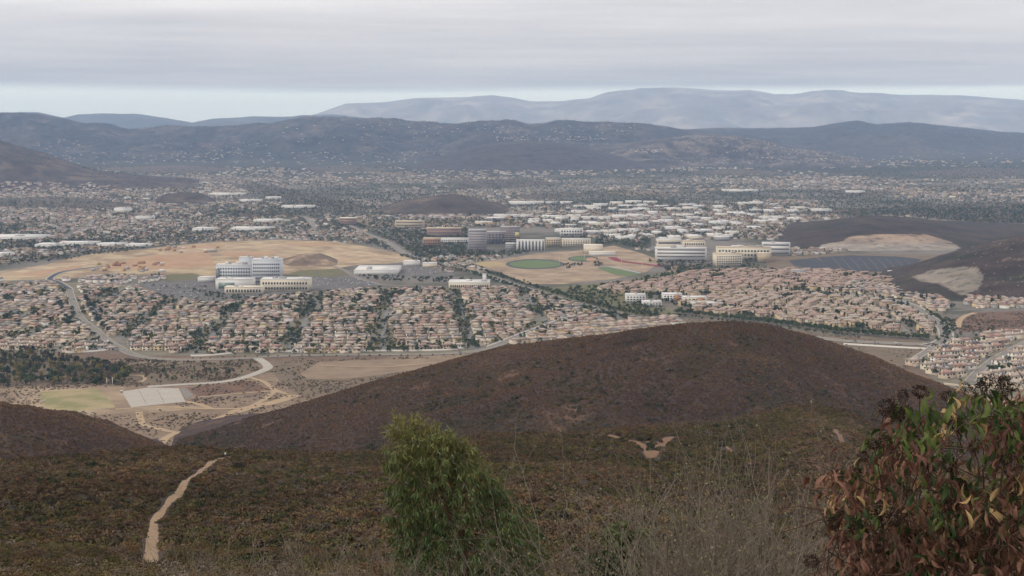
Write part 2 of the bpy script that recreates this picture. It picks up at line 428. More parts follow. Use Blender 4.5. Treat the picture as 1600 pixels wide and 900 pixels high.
wedge('hazy_range', haze_range, -400, 900, 20000, 27800, 260, 120, EARTH_MOUNT, far_tint_f((0.07, 0.06, 0.05), (0.13, 0.11, 0.09), 1500, 116, 0.5), 'pale hazy hills beyond the left end of the range')
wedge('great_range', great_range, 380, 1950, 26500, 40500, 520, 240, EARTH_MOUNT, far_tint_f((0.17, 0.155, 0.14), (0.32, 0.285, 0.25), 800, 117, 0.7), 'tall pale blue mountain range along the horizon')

# ---------------------------------------------------------------- haze
def box_mesh(name, x0, x1, y0, y1, z0, z1, material=None):
    v = [(x, y, z) for z in (z0, z1) for y in (y0, y1) for x in (x0, x1)]
    f = np.array([(0, 2, 3, 1), (4, 5, 7, 6), (0, 1, 5, 4), (2, 6, 7, 3), (0, 4, 6, 2), (1, 3, 7, 5)])
    return np_mesh(name, v, f, material)
hz = bpy.data.materials.new('haze'); hz.use_nodes = True
hz.node_tree.nodes.clear()
_o = hz.node_tree.nodes.new('ShaderNodeOutputMaterial'); _p = hz.node_tree.nodes.new('ShaderNodeVolumePrincipled')
_p.inputs['Color'].default_value = HAZE_COLOR; _p.inputs['Density'].default_value = HAZE_DENSITY
_p.inputs['Absorption Color'].default_value = (0.55, 0.55, 0.55, 1)      # scatters only: blue a little more than red
_p.inputs['Anisotropy'].default_value = 0.0
hz.node_tree.links.new(_p.outputs[0], _o.inputs['Volume'])
stuff(link('haze', box_mesh('haze', -39000, 39000, -3600, 61000, -12, 1480, hz)), 'pale blue haze filling the valley air', 'haze')

# ================================================================ land cover, roads and fields on the valley floor
def sheet(name, poly, material, layer, label):
    """a flat patch of ground cover; its outline is given by what it covers in the view"""
    bm = bmesh.new()
    vs_ = []
    for p in poly:
        w = on_valley(*p); vs_.append(bm.verts.new((w.x, w.y, 0)))
    f = bm.faces.new(vs_); f.normal_update()
    if f.normal.z < 0: f.normal_flip()
    bmesh.ops.triangulate(bm, faces=[f])
    bmesh.ops.bisect_plane(bm, geom=bm.verts[:] + bm.edges[:] + bm.faces[:], plane_co=(0, 3200, 0), plane_no=(0, 1, 0))
    for v in bm.verts: v.co.z = float(valley(v.co.y)) + 0.10 * layer
    me = bpy.data.meshes.new(name); bm.to_mesh(me); bm.free(); me.materials.append(material)
    return structure(link(name, me), label)
def smooth_line(pts, step=12.0):
    P = [np.array((p.x, p.y)) for p in pts]
    out = []
    for i in range(len(P) - 1):
        p0, p1, p2, p3 = P[max(i - 1, 0)], P[i], P[i + 1], P[min(i + 2, len(P) - 1)]
        n = max(2, int(np.linalg.norm(p2 - p1) / step))
        for k in range(n):
            t = k / n
            out.append(0.5 * (2 * p1 + (p2 - p0) * t + (2 * p0 - 5 * p1 + 4 * p2 - p3) * t * t + (3 * p1 - p0 - 3 * p2 + p3) * t ** 3))
    out.append(P[-1])
    return np.array(out)
def strip_mesh(name, L, w0, w1, material, layer, wob=0.0, ends=0.0, hf=None):
    """ribbon between the offsets w0 and w1 (metres) of a line"""
    T = np.gradient(L, axis=0); T /= np.linalg.norm(T, axis=1)[:, None]
    Nn = np.stack([-T[:, 1], T[:, 0]], 1)
    n = len(L); k = np.arange(n)
    a = w0 + wob * fbm(k * 7.0, k * 0 + 3, 20, 3, 5); b = w1 + wob * fbm(k * 7.0, k * 0 + 9, 20, 3, 8)
    if ends:
        e = np.clip(np.minimum(k, n - 1 - k) / max(1, n * ends), 0.15, 1); m = (a + b) / 2; a = m + (a - m) * e; b = m + (b - m) * e
    A, B = L + Nn * a[:, None], L + Nn * b[:, None]
    V = np.concatenate([A, B])
    z = (valley(V[:, 1]) if hf is None else hf(V[:, 0], V[:, 1])) + 0.10 * layer
    i = np.arange(n - 1)
    return np_mesh(name, np.column_stack([V, z]), np.stack([i, i + n, i + n + 1, i + 1], 1)[:, ::-1], material)
ROADS = []          # (line, half width) kept free of houses
def road(name, pix, width, label, material=None, layer=6, walk=0.0, keep=True, wob=0.0, ends=0.0, kerb_mat=None):
    L = smooth_line([on_valley(*p) for p in pix])
    o = structure(link(name, strip_mesh(name, L, -width / 2, width / 2, material or M_ASPHALT, layer, wob, ends)), label)
    if walk:
        for s in (-1, 1):
            a, b = sorted((s * (width / 2 + 0.3), s * (width / 2 + 0.3 + walk)))
            structure(link('pavement', strip_mesh('pavement', L, a, b, M_CONCRETE, layer + 1.3)), 'pale pavement edging the ' + label.split(',')[0][:50])
    if keep: ROADS.append((L, width / 2 + walk))
    return o
def wall_along(name, pix, h, thick, material, label, cat='wall', off=0.0, line=None):
    L = smooth_line([on_valley(*p) for p in pix], 20) if line is None else line
    T = np.gradient(L, axis=0); T /= np.linalg.norm(T, axis=1)[:, None]
    Nn = np.stack([-T[:, 1], T[:, 0]], 1)
    n = len(L)
    A, B = L + Nn * (off - thick / 2), L + Nn * (off + thick / 2)
    z = valley(L[:, 1])
    V = np.concatenate([np.column_stack([A, z]), np.column_stack([B, z]), np.column_stack([A, z + h]), np.column_stack([B, z + h])])
    i = np.arange(n - 1)
    f = np.concatenate([np.stack([i, i + 1, i + 1 + 2 * n, i + 2 * n], 1), np.stack([i + n, i + 3 * n, i + 1 + 3 * n, i + 1 + n], 1),
                        np.stack([i + 2 * n, i + 1 + 2 * n, i + 1 + 3 * n, i + 3 * n], 1)])
    return thing(name, label, cat, me=np_mesh(name, V, f, material))

M_ASPHALT = mat('asphalt', (0.15, 0.135, 0.118), 0.9, (25, (0.21, 0.185, 0.155), 0.25))
M_ASPHALT_NEW = mat('new_asphalt', (0.045, 0.048, 0.055), 0.85, (30, (0.06, 0.06, 0.065), 0.2))
M_ASPHALT_LOT = mat('parking_asphalt', (0.10, 0.094, 0.088), 0.95, (30, (0.15, 0.138, 0.125), 0.2), spec=0.05)
M_CONCRETE = mat('concrete_path', (0.36, 0.32, 0.265), 0.9, (20, (0.35, 0.31, 0.26), 0.3))
M_GRAVEL = mat('gravel', (0.36, 0.325, 0.275), 0.95, (18, (0.30, 0.27, 0.23), 0.25))
M_DIRT = mat('dirt_track', (0.36, 0.265, 0.165), 0.95, (16, (0.27, 0.19, 0.115), 0.3))
M_DIRT2 = mat('pale_dirt', (0.32, 0.24, 0.155), 0.95, (60, (0.19, 0.135, 0.09), 0.12))
M_GRADED = mat('graded_earth', (0.36, 0.277, 0.168), 0.95, (75, (0.205, 0.145, 0.09), 0.10))
M_GRADED2 = mat('graded_earth_dark', (0.27, 0.165, 0.10), 0.95, (60, (0.37, 0.24, 0.14), 0.2))
M_GRADED3 = mat('graded_earth_pale', (0.40, 0.305, 0.195), 0.95, (50, (0.26, 0.185, 0.118), 0.11))
M_FIELD = mat('worn_turf', (0.175, 0.165, 0.07), 0.95, (38, (0.30, 0.235, 0.13), 0.12))
M_TURF = mat('green_turf', (0.085, 0.125, 0.045), 0.95, (40, (0.11, 0.14, 0.055), 0.25))
M_TURF2 = mat('dry_turf', (0.33, 0.27, 0.13), 0.95, (40, (0.27, 0.20, 0.11), 0.2))
M_RED_TRACK = mat('running_track', (0.17, 0.03, 0.04), 0.9)
M_DRY = mat('dry_grass', (0.215, 0.155, 0.102), 0.95, (25, (0.145, 0.100, 0.068), 0.18))
M_DRY2 = mat('dry_rust_grass', (0.16, 0.085, 0.052), 0.95, (20, (0.085, 0.058, 0.042), 0.18))
M_SCRUB = mat('scrub_earth', (0.105, 0.08, 0.052), 0.95, (30, (0.16, 0.115, 0.075), 0.2))
M_VERGE = mat('green_verge', (0.075, 0.085, 0.035), 0.95, (25, (0.15, 0.12, 0.06), 0.25))
M_BLUE_CAP = mat('blue_wall_cap', (0.25, 0.36, 0.42), 0.7)

# open land in front of the houses
sheet('dry_field', [(-120, 614), (0, 607), (60, 602), (150, 599), (230, 603), (300, 602), (395, 590), (420, 590), (470, 618), (520, 640), (600, 700), (500, 740), (250, 745), (-120, 740)], M_DRY, 1, 'open dry grass flat around the sports field')
sheet('dirt_apron', [(-60, 612), (30, 606), (90, 603), (150, 602), (195, 605), (193, 614), (208, 638), (300, 633), (330, 637), (250, 644), (180, 647), (75, 651), (20, 655), (-60, 652), (-60, 640), (30, 628), (20, 618)], M_DIRT2, 2, 'tan dirt apron around the sports field')
sheet('sports_field', [(60, 613), (152, 607), (181, 637), (76, 646)], M_FIELD, 3, 'worn green sports field with a tan middle')
sheet('gravel_lot', [(190, 612), (231, 606), (279, 607), (290, 628), (250, 632), (205, 637)], M_GRAVEL, 3, 'pale gravel lot beside the sports field')
sheet('asphalt_wedge', [(280, 608), (289, 607), (303, 618), (297, 621), (291, 624)], M_ASPHALT, 3, 'dark strip of asphalt beside the gravel lot')
sheet('rust_patch', [(292, 606), (340, 601), (392, 595), (420, 609), (360, 614), (308, 619)], M_DRY2, 2, 'rust brown dry patch between the gravel road and the dirt track')
sheet('dirt_clearing', [(468, 584), (498, 566), (560, 563), (640, 561), (712, 561), (690, 572), (600, 585), (540, 592), (480, 592)], mat('fallow_earth', (0.24, 0.175, 0.115), 0.95, (30, (0.155, 0.11, 0.075), 0.2)), 2, 'bare tan clearing below the front boulevard')
sheet('creek_scrub', [(-120, 560), (0, 556), (120, 566), (200, 567), (300, 566), (395, 564), (406, 574), (380, 588), (330, 596), (235, 602), (150, 599), (60, 602), (0, 607), (-120, 614)], M_SCRUB, 1, 'scrubby creek bank below the front boulevard')
sheet('slope_scrub', [(430, 563), (500, 562), (470, 582), (480, 592), (540, 592), (640, 580), (740, 555), (780, 560), (600, 640), (520, 640), (440, 600), (425, 580)], M_SCRUB, 1, 'scrub slope between the gravel road and the hill')
road('gravel_road', [(231, 604.5), (284, 601), (338, 598), (370, 593), (391, 587), (412, 579), (419, 574), (412, 566), (402, 560)], 13, 'pale gravel road climbing to the boulevard', M_GRAVEL, 4)
TRK = 4.2
for pts, w, lab in (
    ([(391, 590), (412, 597), (430, 610), (450, 616)], 7, 'dirt track from the gravel road towards the hill'),
    ([(430, 611), (412, 625), (391, 636), (370, 643), (347, 651), (325, 661), (302, 671.5), (284, 676), (267, 675), (249, 671), (226, 665), (220, 657), (217, 644)], 8, 'long curving dirt track around the dry flat'),
    ([(460, 618), (439, 626), (415, 632), (391, 637), (365, 645)], 17, 'broad worn dirt track under the hill'),
    ([(300, 622), (330, 619.5), (356, 617), (428, 611)], 5, 'straight thin dirt track across the dry flat'),
    ([(181, 640), (249, 636), (288, 638), (338, 639.5), (392, 638)], 7, 'dirt track along the foot of the gravel lot'),
    ([(300, 673), (275, 677), (262, 683), (256, 688), (247, 700), (246, 712)], 9, 'dirt track leading down into the gully'),
    ([(290, 628), (310, 632), (330, 640)], 8, 'short dirt spur at the gravel lot corner'),
    ([(188, 587), (205, 587), (222, 588), (227, 592), (220, 598)], 5, 'pale hooked path among the creek trees'),
    ([(500, 571), (540, 573), (600, 574), (680, 567)], 6, 'faint dirt track through the clearing')):
    TRK += 0.25; road('dirt_track', pts, w, lab, M_DIRT, TRK, keep=False, wob=1.2)

# graded construction land and lots further out
sheet('graded_land', [(-120, 432), (0, 424), (70, 414), (120, 401), (150, 396), (235, 388), (300, 381), (350, 377), (440, 375), (520, 377), (560, 383), (610, 393), (655, 405), (640, 411), (560, 414), (545, 416), (520, 421), (440, 429), (330, 433), (250, 429), (180, 431), (100, 436), (60, 437), (0, 439), (-120, 444)], M_GRADED, 2, 'broad tan graded construction land behind the houses')
sheet('graded_bench', [(150, 421), (215, 402), (290, 391), (330, 399), (335, 416), (250, 421)], M_GRADED2, 3, 'darker brown terrace on the graded land')
sheet('graded_bench', [(350, 384), (430, 381), (470, 384), (440, 390), (360, 389)], M_GRADED3, 3, 'pale upper terrace on the graded land')
sheet('graded_bench', [(0, 428), (90, 412), (150, 408), (90, 430), (0, 436)], M_GRADED3, 3, 'pale tan slope at the left end of the graded land')
sheet('graded_bench', [(520, 386), (590, 396), (640, 406), (560, 411), (500, 414), (500, 400)], M_GRADED3, 3, 'smooth pale pad at the right end of the graded land')
sheet('graded_bench', [(225, 396), (300, 388), (345, 386), (330, 392), (260, 399)], M_GRADED3, 3.6, 'yellowish pad in the middle of the graded land')
sheet('green_bank', [(246, 437), (262, 429), (300, 427), (318, 431), (300, 437), (270, 440)], M_VERGE, 4, 'green grassy bank beside the hospital')
sheet('green_bank', [(444, 430), (470, 422), (530, 420), (545, 430), (500, 433)], M_VERGE, 4, 'green grassy bank behind the hospital car park')
sheet('hospital_lot', [(215, 444), (260, 440), (330, 434), (440, 433), (500, 431), (560, 434), (600, 446), (560, 450), (490, 455), (420, 462), (330, 474), (260, 462)], M_ASPHALT_LOT, 3, 'dark asphalt hospital car park')
sheet('retail_lot', [(585, 414), (650, 408), (690, 414), (712, 430), (690, 433), (600, 431)], M_ASPHALT_LOT, 4, 'asphalt car park beside the big white store')
sheet('left_lot', [(-100, 378), (40, 374), (110, 380), (180, 378), (240, 382), (180, 392), (120, 394), (40, 398), (-100, 402)], M_ASPHALT_LOT, 3, 'asphalt yards of the car dealers at the left')
sheet('campus_dirt', [(735, 411), (790, 404), (840, 396), (900, 392), (960, 384), (1000, 395), (1035, 408), (1010, 425), (960, 436), (880, 444), (825, 444), (780, 425)], M_DIRT2, 3, 'bare tan ground of the sports grounds')
sheet('outfield', [(730, 412), (765, 409), (792, 413), (760, 418), (742, 418)], M_TURF2, 4, 'yellowing practice field beside the boulevard')
def ell(cx, cy, rx, ry, n=28): return [(cx + rx * math.cos(2 * math.pi * k / n), cy + ry * math.sin(2 * math.pi * k / n)) for k in range(n)]
sheet('ball_field_track', ell(836, 413, 46, 8), mat('dark_fence_line', (0.06, 0.065, 0.06)), 4, 'dark warning track around the ball field')
sheet('ball_field', ell(836, 413, 40, 6), M_TURF, 5, 'oval green ball field')
sheet('small_ball_field', ell(911, 404.5, 24, 4.8), mat('dark_fence_line', (0.06, 0.065, 0.06)), 4, 'dark edge of the small ball field')
sheet('small_ball_field', ell(904, 404, 13, 3.2), M_TURF, 5, 'small green ball field')
sheet('ball_field_infield', ell(923, 405.3, 9, 2.6), mat('infield_clay', (0.33, 0.19, 0.11)), 5, 'orange clay infield of the small ball field')
sheet('soccer_field', [(933, 419), (948, 417), (1000, 428), (985, 432), (962, 430)], M_TURF, 5, 'green soccer field beside the running track')
road('blue_path', [(934, 416), (950, 417), (975, 421), (1000, 427)], 5, 'pale blue path along the soccer field', M_BLUE_CAP, 6, keep=False)
road('running_track', [(956, 402), (968, 408), (990, 411), (1015, 414), (1036, 417)], 22, 'dark red running track curving below the campus', M_RED_TRACK, 5, keep=False)
sheet('campus_lawn', [(1085, 421), (1150, 420), (1190, 416), (1195, 421), (1150, 424), (1090, 425)], M_VERGE, 4, 'green lawn in front of the campus buildings')
sheet('quarry_floor', [(1195, 402), (1280, 399), (1300, 396), (1470, 398), (1450, 420), (1380, 432), (1230, 432), (1200, 420)], M_SCRUB, 2.2, 'brown scrub flat around the quarry lot')
sheet('quarry_lot', [(1278, 402), (1330, 399), (1400, 401), (1440, 405), (1425, 417), (1400, 424), (1330, 425), (1300, 420)], mat('lot_dark', (0.046, 0.046, 0.052), 0.95, (14, (0.075, 0.074, 0.078), 0.2), spec=0.05), 5, 'grey paved lot below the quarry face')
sheet('side_lot', [(1232, 407), (1275, 403), (1300, 417), (1265, 420), (1240, 415)], mat('lot_dark', (0.046, 0.046, 0.052)), 5, 'small grey lot beside the quarry lot')
sheet('brown_slope', [(1488, 498), (1520, 488), (1600, 486), (1720, 490), (1720, 530), (1600, 522), (1545, 516), (1500, 520)], M_DRY2, 2, 'brown brush slope above the corner houses')
sheet('boulevard_verge', [(1040, 494), (1200, 508), (1330, 524), (1440, 532), (1450, 548), (1400, 580), (1300, 580), (1100, 540)], M_SCRUB, 1.5, 'planted verge between the boulevard and the hill')
sheet('green_corridor', [(830, 452), (900, 446), (980, 438), (1040, 424), (1070, 424), (1040, 440), (960, 456), (1000, 470), (1060, 490), (1050, 500), (990, 492), (930, 476), (860, 464)], M_VERGE, 3.4, 'green wooded corridor between the tracts')
M_TOWN = mat('yard_ground', (0.20, 0.165, 0.125), 0.95, (25, (0.10, 0.095, 0.055), 0.2))
sheet('tract_ground', [(-120, 446), (120, 441), (215, 446), (260, 464), (330, 476), (420, 464), (560, 452), (700, 449), (830, 452), (930, 478), (1050, 500), (1000, 520), (800, 532), (720, 552), (400, 556), (220, 556), (190, 545), (80, 552), (-120, 552)], M_TOWN, 2, 'yards and driveways of the tract below the hospital')
sheet('condo_ground', [(930, 462), (1000, 445), (1080, 428), (1240, 424), (1400, 430), (1480, 470), (1470, 500), (1460, 533), (1300, 524), (1100, 500), (1000, 474)], mat('condo_yard', (0.16, 0.13, 0.10), 0.95, (25, (0.11, 0.10, 0.07), 0.2)), 2.6, 'paved courts of the dense condominium tract')
sheet('corner_ground', [(1410, 560), (1450, 548), (1500, 540), (1560, 520), (1720, 530), (1720, 640), (1480, 606)], M_TOWN, 3, 'yards of the corner houses at the right edge')

# roads
road('boulevard', [(870, 503), (830, 517), (795, 533), (760, 545), (720, 552), (640, 554.5), (533, 555), (470, 556), (417, 558), (367, 561), (300, 563), (260, 562), (213, 556), (180, 540), (160, 526), (148, 515), (128, 500), (117, 480), (112, 466), (108, 452)], 11.5, 'front boulevard curving along the houses', walk=1.2)
road('new_road', [(108, 452), (90, 441), (78, 437), (84, 431), (98, 425), (130, 420), (165, 416)], 12, 'new black road entering the graded land', M_ASPHALT_NEW, walk=3)
road('boulevard', [(1260, 456), (1310, 459), (1358, 463), (1407, 472), (1436, 484), (1451, 496), (1468, 506), (1477, 517), (1476, 530), (1462, 538), (1440, 541)], 17, 'wide boulevard curving round the condominiums', walk=3.5)
road('cross_street', [(1462, 538), (1430, 538), (1382, 536), (1321, 533), (1270, 527)], 16, 'street below the tree row joining the right boulevard', walk=2.5)
road('lane', [(1462, 538), (1450, 548), (1436, 557), (1425, 566)], 9, 'short lane dropping from the right boulevard', walk=2)
road('dirt_lane', [(1524, 489), (1508, 494), (1499, 502), (1497, 512)], 10, 'pale dirt lane above the corner houses', M_DIRT, 6)
road('hill_road', [(1490, 486), (1520, 484.5), (1560, 484), (1620, 484)], 8, 'straight road along the top of the brown slope')
road('corner_street', [(1640, 520), (1600, 537), (1560, 558), (1530, 580), (1515, 596)], 10, 'street between the corner houses', walk=1.5)
road('freeway', [(540, 350), (571, 365), (601, 377), (627, 393), (650, 404), (686, 413), (706, 419), (755, 429), (800, 444), (850, 459), (900, 474), (960, 489), (1010, 498)], 24, 'long avenue running diagonally through the town')
road('hospital_road', [(505, 412), (537, 422), (555, 433), (580, 441), (610, 446), (700, 448)], 12, 'road curving past the hospital car park')
road('avenue', [(560, 327), (577, 332), (595, 339), (614, 345), (640, 352)], 18, 'grey avenue below the small hill')
road('avenue', [(474, 338), (482, 342), (488, 350), (492, 358)], 20, 'short wide avenue seen end on at the left')
road('avenue', [(1130, 366), (1178, 354), (1218, 341), (1240, 335)], 22, 'pale avenue among the warehouses at the right')
road('avenue', [(95, 375), (120, 362), (140, 350), (146, 343)], 14, 'straight street among the houses at the far left')
road('condo_street', [(1375, 480), (1392, 496), (1408, 512), (1422, 527)], 10, 'street cutting through the condominiums')
wall_along('wall', [(1318, 538.5), (1350, 540.5), (1400, 543.5), (1446, 546)], 2.6, 0.5, mat('white_wall', (0.62, 0.58, 0.52)), 'long white wall below the tree row boulevard')
wall_along('wall', [(102, 551.5), (130, 551), (175, 547)], 2.4, 0.5, mat('white_wall', (0.62, 0.58, 0.52)), 'white wall below the row of four houses')
wall_along('wall', [(210, 546), (225, 545), (240, 543)], 2.2, 0.5, mat('white_wall', (0.62, 0.58, 0.52)), 'short white wall left of the street corner')
wall_along('wall', [(298, 557), (330, 556), (366, 552.5)], 2.4, 0.5, mat('white_wall', (0.62, 0.58, 0.52)), 'white wall below the houses left of the gravel road')
wall_along('wall', [(420, 551), (470, 549.5), (533, 549), (640, 549), (715, 547)], 2.3, 0.5, mat('white_wall', (0.62, 0.58, 0.52)), 'long white wall along the front houses right of the gravel road')
wall_along('retaining_wall', [(1475, 601), (1500, 604), (1545, 607), (1640, 610)], 2.8, 0.6, mat('tan_wall', (0.45, 0.38, 0.29)), 'tan retaining wall below the corner houses')
wall_along('wall', [(760, 543), (800, 527), (840, 512), (872, 500.5)], 2.2, 0.5, mat('white_wall', (0.62, 0.58, 0.52)), 'white wall climbing along the right end of the boulevard')

# the trail down the near ridge
def on_near(px, py):
    a, b, c = ray(px, py)
    Y = np.linspace(110, 760, 3000)
    d = CAM_Z + c / b * Y - near_h(a / b * Y, Y)
    i = int(np.argmax(d <= 0)) if (d <= 0).any() else -1
    return Vector((a / b * Y[i], Y[i], 0))
TRAIL = smooth_line([on_near(*p) for p in [(228, 889), (236, 868), (238, 845), (240, 825), (246, 808), (256, 797), (270, 778), (285, 762), (297, 748), (312, 738), (325, 728), (340, 720), (352, 716), (364, 714)]], 2.0)
def trail_mesh(name, L, w, material):
    tt = np.linspace(-1, 1, 5); n = len(L)
    T = np.gradient(L, axis=0); T /= np.linalg.norm(T, axis=1)[:, None]; Nn = np.stack([-T[:, 1], T[:, 0]], 1)
    wv = w * (1 + 0.35 * fbm(np.arange(n) * 2.0, np.zeros(n), 14, 3, 4)) / 2
    P = L[:, None, :] + Nn[:, None, :] * (tt[None, :, None] * wv[:, None, None])
    V = P.reshape(-1, 2); z = near_h(V[:, 0], V[:, 1]) + 0.12 - 0.10 * np.tile(tt ** 2, n)
    return np_mesh(name, np.column_stack([V, z]), grid_faces(n, 5), material, smooth=True)
structure(link('trail', trail_mesh('trail', TRAIL, 1.9, mat('trail_earth', (0.28, 0.19, 0.115), 0.95, (1.6, (0.18, 0.12, 0.075), 0.2)))), 'sandy hiking trail climbing the near ridge')
BARE = []
for pts, w in (([(953, 680), (968, 685), (990, 690), (1008, 700), (1018, 716)], 4.0), ([(1018, 716), (1030, 698), (1042, 686), (1052, 683)], 3.5), ([(1010, 690), (1030, 691), (1045, 688)], 2.6), ([(1306, 671), (1312, 680), (1316, 692)], 2.2), ([(1136, 698), (1142, 707)], 1.4)):
    L = smooth_line([on_near(*p) for p in pts], 2.0); BARE.append(L)
    structure(link('bare_scar', trail_mesh('bare_scar', L, w, mat('scar_earth', (0.19, 0.108, 0.062), 0.95, (2.5, (0.12, 0.07, 0.042), 0.25)))), 'bare orange earth scar on the near ridge')

for k in range(9):
    x = 1300 + k * 14
    road('parking_line', [(x, 402.5 + k * .35), (x + 9, 412), (x + 16, 421)], 0.9, 'pale parking line across the quarry lot', M_ASPHALT, 6.2, keep=False)
for k, pts in enumerate(([(60, 434), (120, 414), (200, 404), (300, 396), (420, 393)], [(150, 420), (230, 414), (330, 404), (420, 401), (560, 408)], [(330, 380), (420, 386), (520, 384)], [(240, 392), (330, 396), (400, 404), (430, 408)], [(520, 400), (570, 405), (630, 408)])):
    road('haul_road', pts, 9 + 2 * (k % 2), ['long pale haul road', 'lower haul road', 'top haul road', 'short middle haul road', 'haul road on the right pad'][k] + ' across the graded land', M_GRADED2 if k % 2 else M_DIRT, 4.2 + .2 * k, keep=False, wob=3)
for k, p in enumerate(([(170, 410), (230, 405), (300, 404), (330, 410), (260, 414), (200, 416)], [(350, 394), (420, 392), (440, 396), (400, 400), (350, 400)], [(20, 430), (80, 421), (130, 414), (110, 424), (60, 432)], [(250, 388), (330, 382), (360, 383), (300, 389)], [(420, 380), (500, 379), (540, 384), (470, 384)])):
    sheet('spoil_terrace', p, M_GRADED2, 3.7, ['dark churned terrace around the site sheds', 'brown terrace behind the hospital', 'brown streak at the left end of the graded land', 'brown streak below the far edge of the graded land', 'brown strip along the back of the graded land'][k])

M_OPEN = mat('open_brush_land', (0.062, 0.050, 0.036), 0.95, (60, (0.11, 0.083, 0.058), 0.14))
M_OPEN2 = mat('open_grass_land', (0.20, 0.15, 0.10), 0.95, (60, (0.13, 0.098, 0.066), 0.14))
OPEN = [([(-60, 312), (60, 308), (150, 311), (230, 322), (140, 328), (30, 324), (-60, 326)], M_OPEN, 'dark brush slope among the houses at the far left'), ([(360, 288), (430, 290), (520, 312), (600, 326), (560, 332), (450, 312), (380, 298)], M_OPEN, 'dark creek course winding across the left valley'),
        ([(470, 262), (540, 258), (620, 264), (580, 270), (500, 269)], M_OPEN, 'dark grove below the greenhouse row'), ([(585, 270), (640, 268), (655, 272), (600, 275)], M_OPEN2, 'small tan field in the centre of the far valley'), ([(700, 284), (800, 280), (880, 286), (800, 294), (720, 293)], M_OPEN, 'dark wooded rise in the middle of the far valley'),
        ([(940, 301), (1010, 298), (1060, 302), (1000, 307)], M_OPEN2, 'tan open field above the industrial park'), ([(1060, 268), (1160, 264), (1240, 270), (1140, 275)], M_OPEN, 'dark grove below the boulder hill'), ([(1240, 300), (1340, 296), (1420, 301), (1340, 307)], M_OPEN, 'dark grove in the right valley'),
        ([(1230, 333), (1320, 326), (1440, 320), (1660, 314), (1660, 345), (1540, 352), (1470, 342), (1360, 336)], M_OPEN, 'wooded slope behind the quarry hill'), ([(545, 340), (620, 347), (690, 343), (720, 350), (640, 358), (570, 352)], M_OPEN2, 'brown open ground below the small hill'), ([(1400, 270), (1520, 262), (1660, 266), (1660, 276), (1500, 278)], M_OPEN, 'dark belt of trees under the east range'),
        ([(150, 262), (280, 258), (380, 264), (300, 272), (200, 270)], M_OPEN, 'dark hollow below the left warehouses'), ([(800, 306), (880, 300), (930, 306), (860, 312)], M_OPEN, 'dark grove above the long white warehouse'), ([(330, 335), (400, 330), (450, 336), (390, 342)], M_OPEN, 'dark planted strip in the left town')]
for k, (p, m_, lab) in enumerate(OPEN): sheet('open_land', p, m_, 1.2 + .05 * k, lab)

# ================================================================ building helpers
def boxes(parts):
    """parts: list of (x0,x1,y0,y1,z0,z1) -> verts, quads (no bottoms)"""
    V, Q = [], []
    for (x0, x1, y0, y1, z0, z1) in parts:
        b = len(V)
        V += [(x, y, z) for z in (z0, z1) for y in (y0, y1) for x in (x0, x1)]
        Q += [(b + 4, b + 5, b + 7, b + 6), (b, b + 1, b + 5, b + 4), (b + 2, b + 6, b + 7, b + 3), (b, b + 4, b + 6, b + 2), (b + 1, b + 3, b + 7, b + 5)]
    return V, Q
def hip(V, Q, T, x0, x1, y0, y1, z0, h, gable=False):
    """a tiled roof over a rectangle; ridge along the longer side"""
    b = len(V)
    w, d = x1 - x0, y1 - y0
    if w >= d:
        r = 0.0 if gable else d / 2
        ym = (y0 + y1) / 2
        V += [(x0, y0, z0), (x1, y0, z0), (x1, y1, z0), (x0, y1, z0), (x0 + r, ym, z0 + h), (x1 - r, ym, z0 + h)]
        Q += [(b, b + 1, b + 5, b + 4), (b + 2, b + 3, b + 4, b + 5)]; T += [(b + 1, b + 2, b + 5), (b + 3, b, b + 4)]
    else:
        r = 0.0 if gable else w / 2
        xm = (x0 + x1) / 2
        V += [(x0, y0, z0), (x1, y0, z0), (x1, y1, z0), (x0, y1, z0), (xm, y0 + r, z0 + h), (xm, y1 - r, z0 + h)]
        Q += [(b + 1, b + 2, b + 5, b + 4), (b + 3, b, b + 4, b + 5)]; T += [(b, b + 1, b + 4), (b + 2, b + 3, b + 5)]
    Q += [(b, b + 3, b + 2, b + 1)]
class Proto:
    """one house model: wall and roof geometry plus where its openings sit"""
    def __init__(s, wall, roof, wins, chim=None, garage=None, panels=None):
        s.wv, s.wq = boxes(wall)
        s.rv, s.rq, s.rt = [], [], []
        for r in roof: hip(s.rv, s.rq, s.rt, *r)
        s.wins, s.garage, s.chim, s.panels = wins, garage, chim, panels
        s.wall_me = np_mesh('wall', s.wv, np.array(s.wq), M_WALL)
        s.roof_me = np_mesh('roof', s.rv, [np.array(s.rq), np.array(s.rt)], M_ROOF)
        s.chim_me = None
        if chim:
            cv, cq = boxes(chim); s.chim_me = np_mesh('chimney', cv, np.array(cq), M_WALL)
M_WALL = mat('stucco_cream', (0.62, 0.52, 0.385), 0.9); M_ROOF = mat('roof_pink', (0.33, 0.26, 0.215), 0.9)
WALLS = [('cream', M_WALL), ('tan', mat('stucco_tan', (0.50, 0.395, 0.285), 0.9)), ('white', mat('stucco_white', (0.68, 0.63, 0.56), 0.9)), ('grey', mat('stucco_grey', (0.34, 0.33, 0.30), 0.9)), ('yellow', mat('stucco_yellow', (0.55, 0.43, 0.24), 0.9))]
ROOFS = [('pinkish', M_ROOF), ('red', mat('roof_red', (0.31, 0.195, 0.155), 0.9, (2, (0.27, 0.17, 0.135), 0.3))), ('brown', mat('roof_brown', (0.25, 0.18, 0.145), 0.9)), ('grey', mat('roof_grey', (0.20, 0.18, 0.168), 0.9)), ('tan', mat('roof_tan', (0.36, 0.295, 0.24), 0.9))]
M_GLASS = mat('dark_glass', (0.035, 0.04, 0.045), 0.25, spec=0.5)
M_GARAGE = mat('garage_door', (0.55, 0.50, 0.43), 0.7)
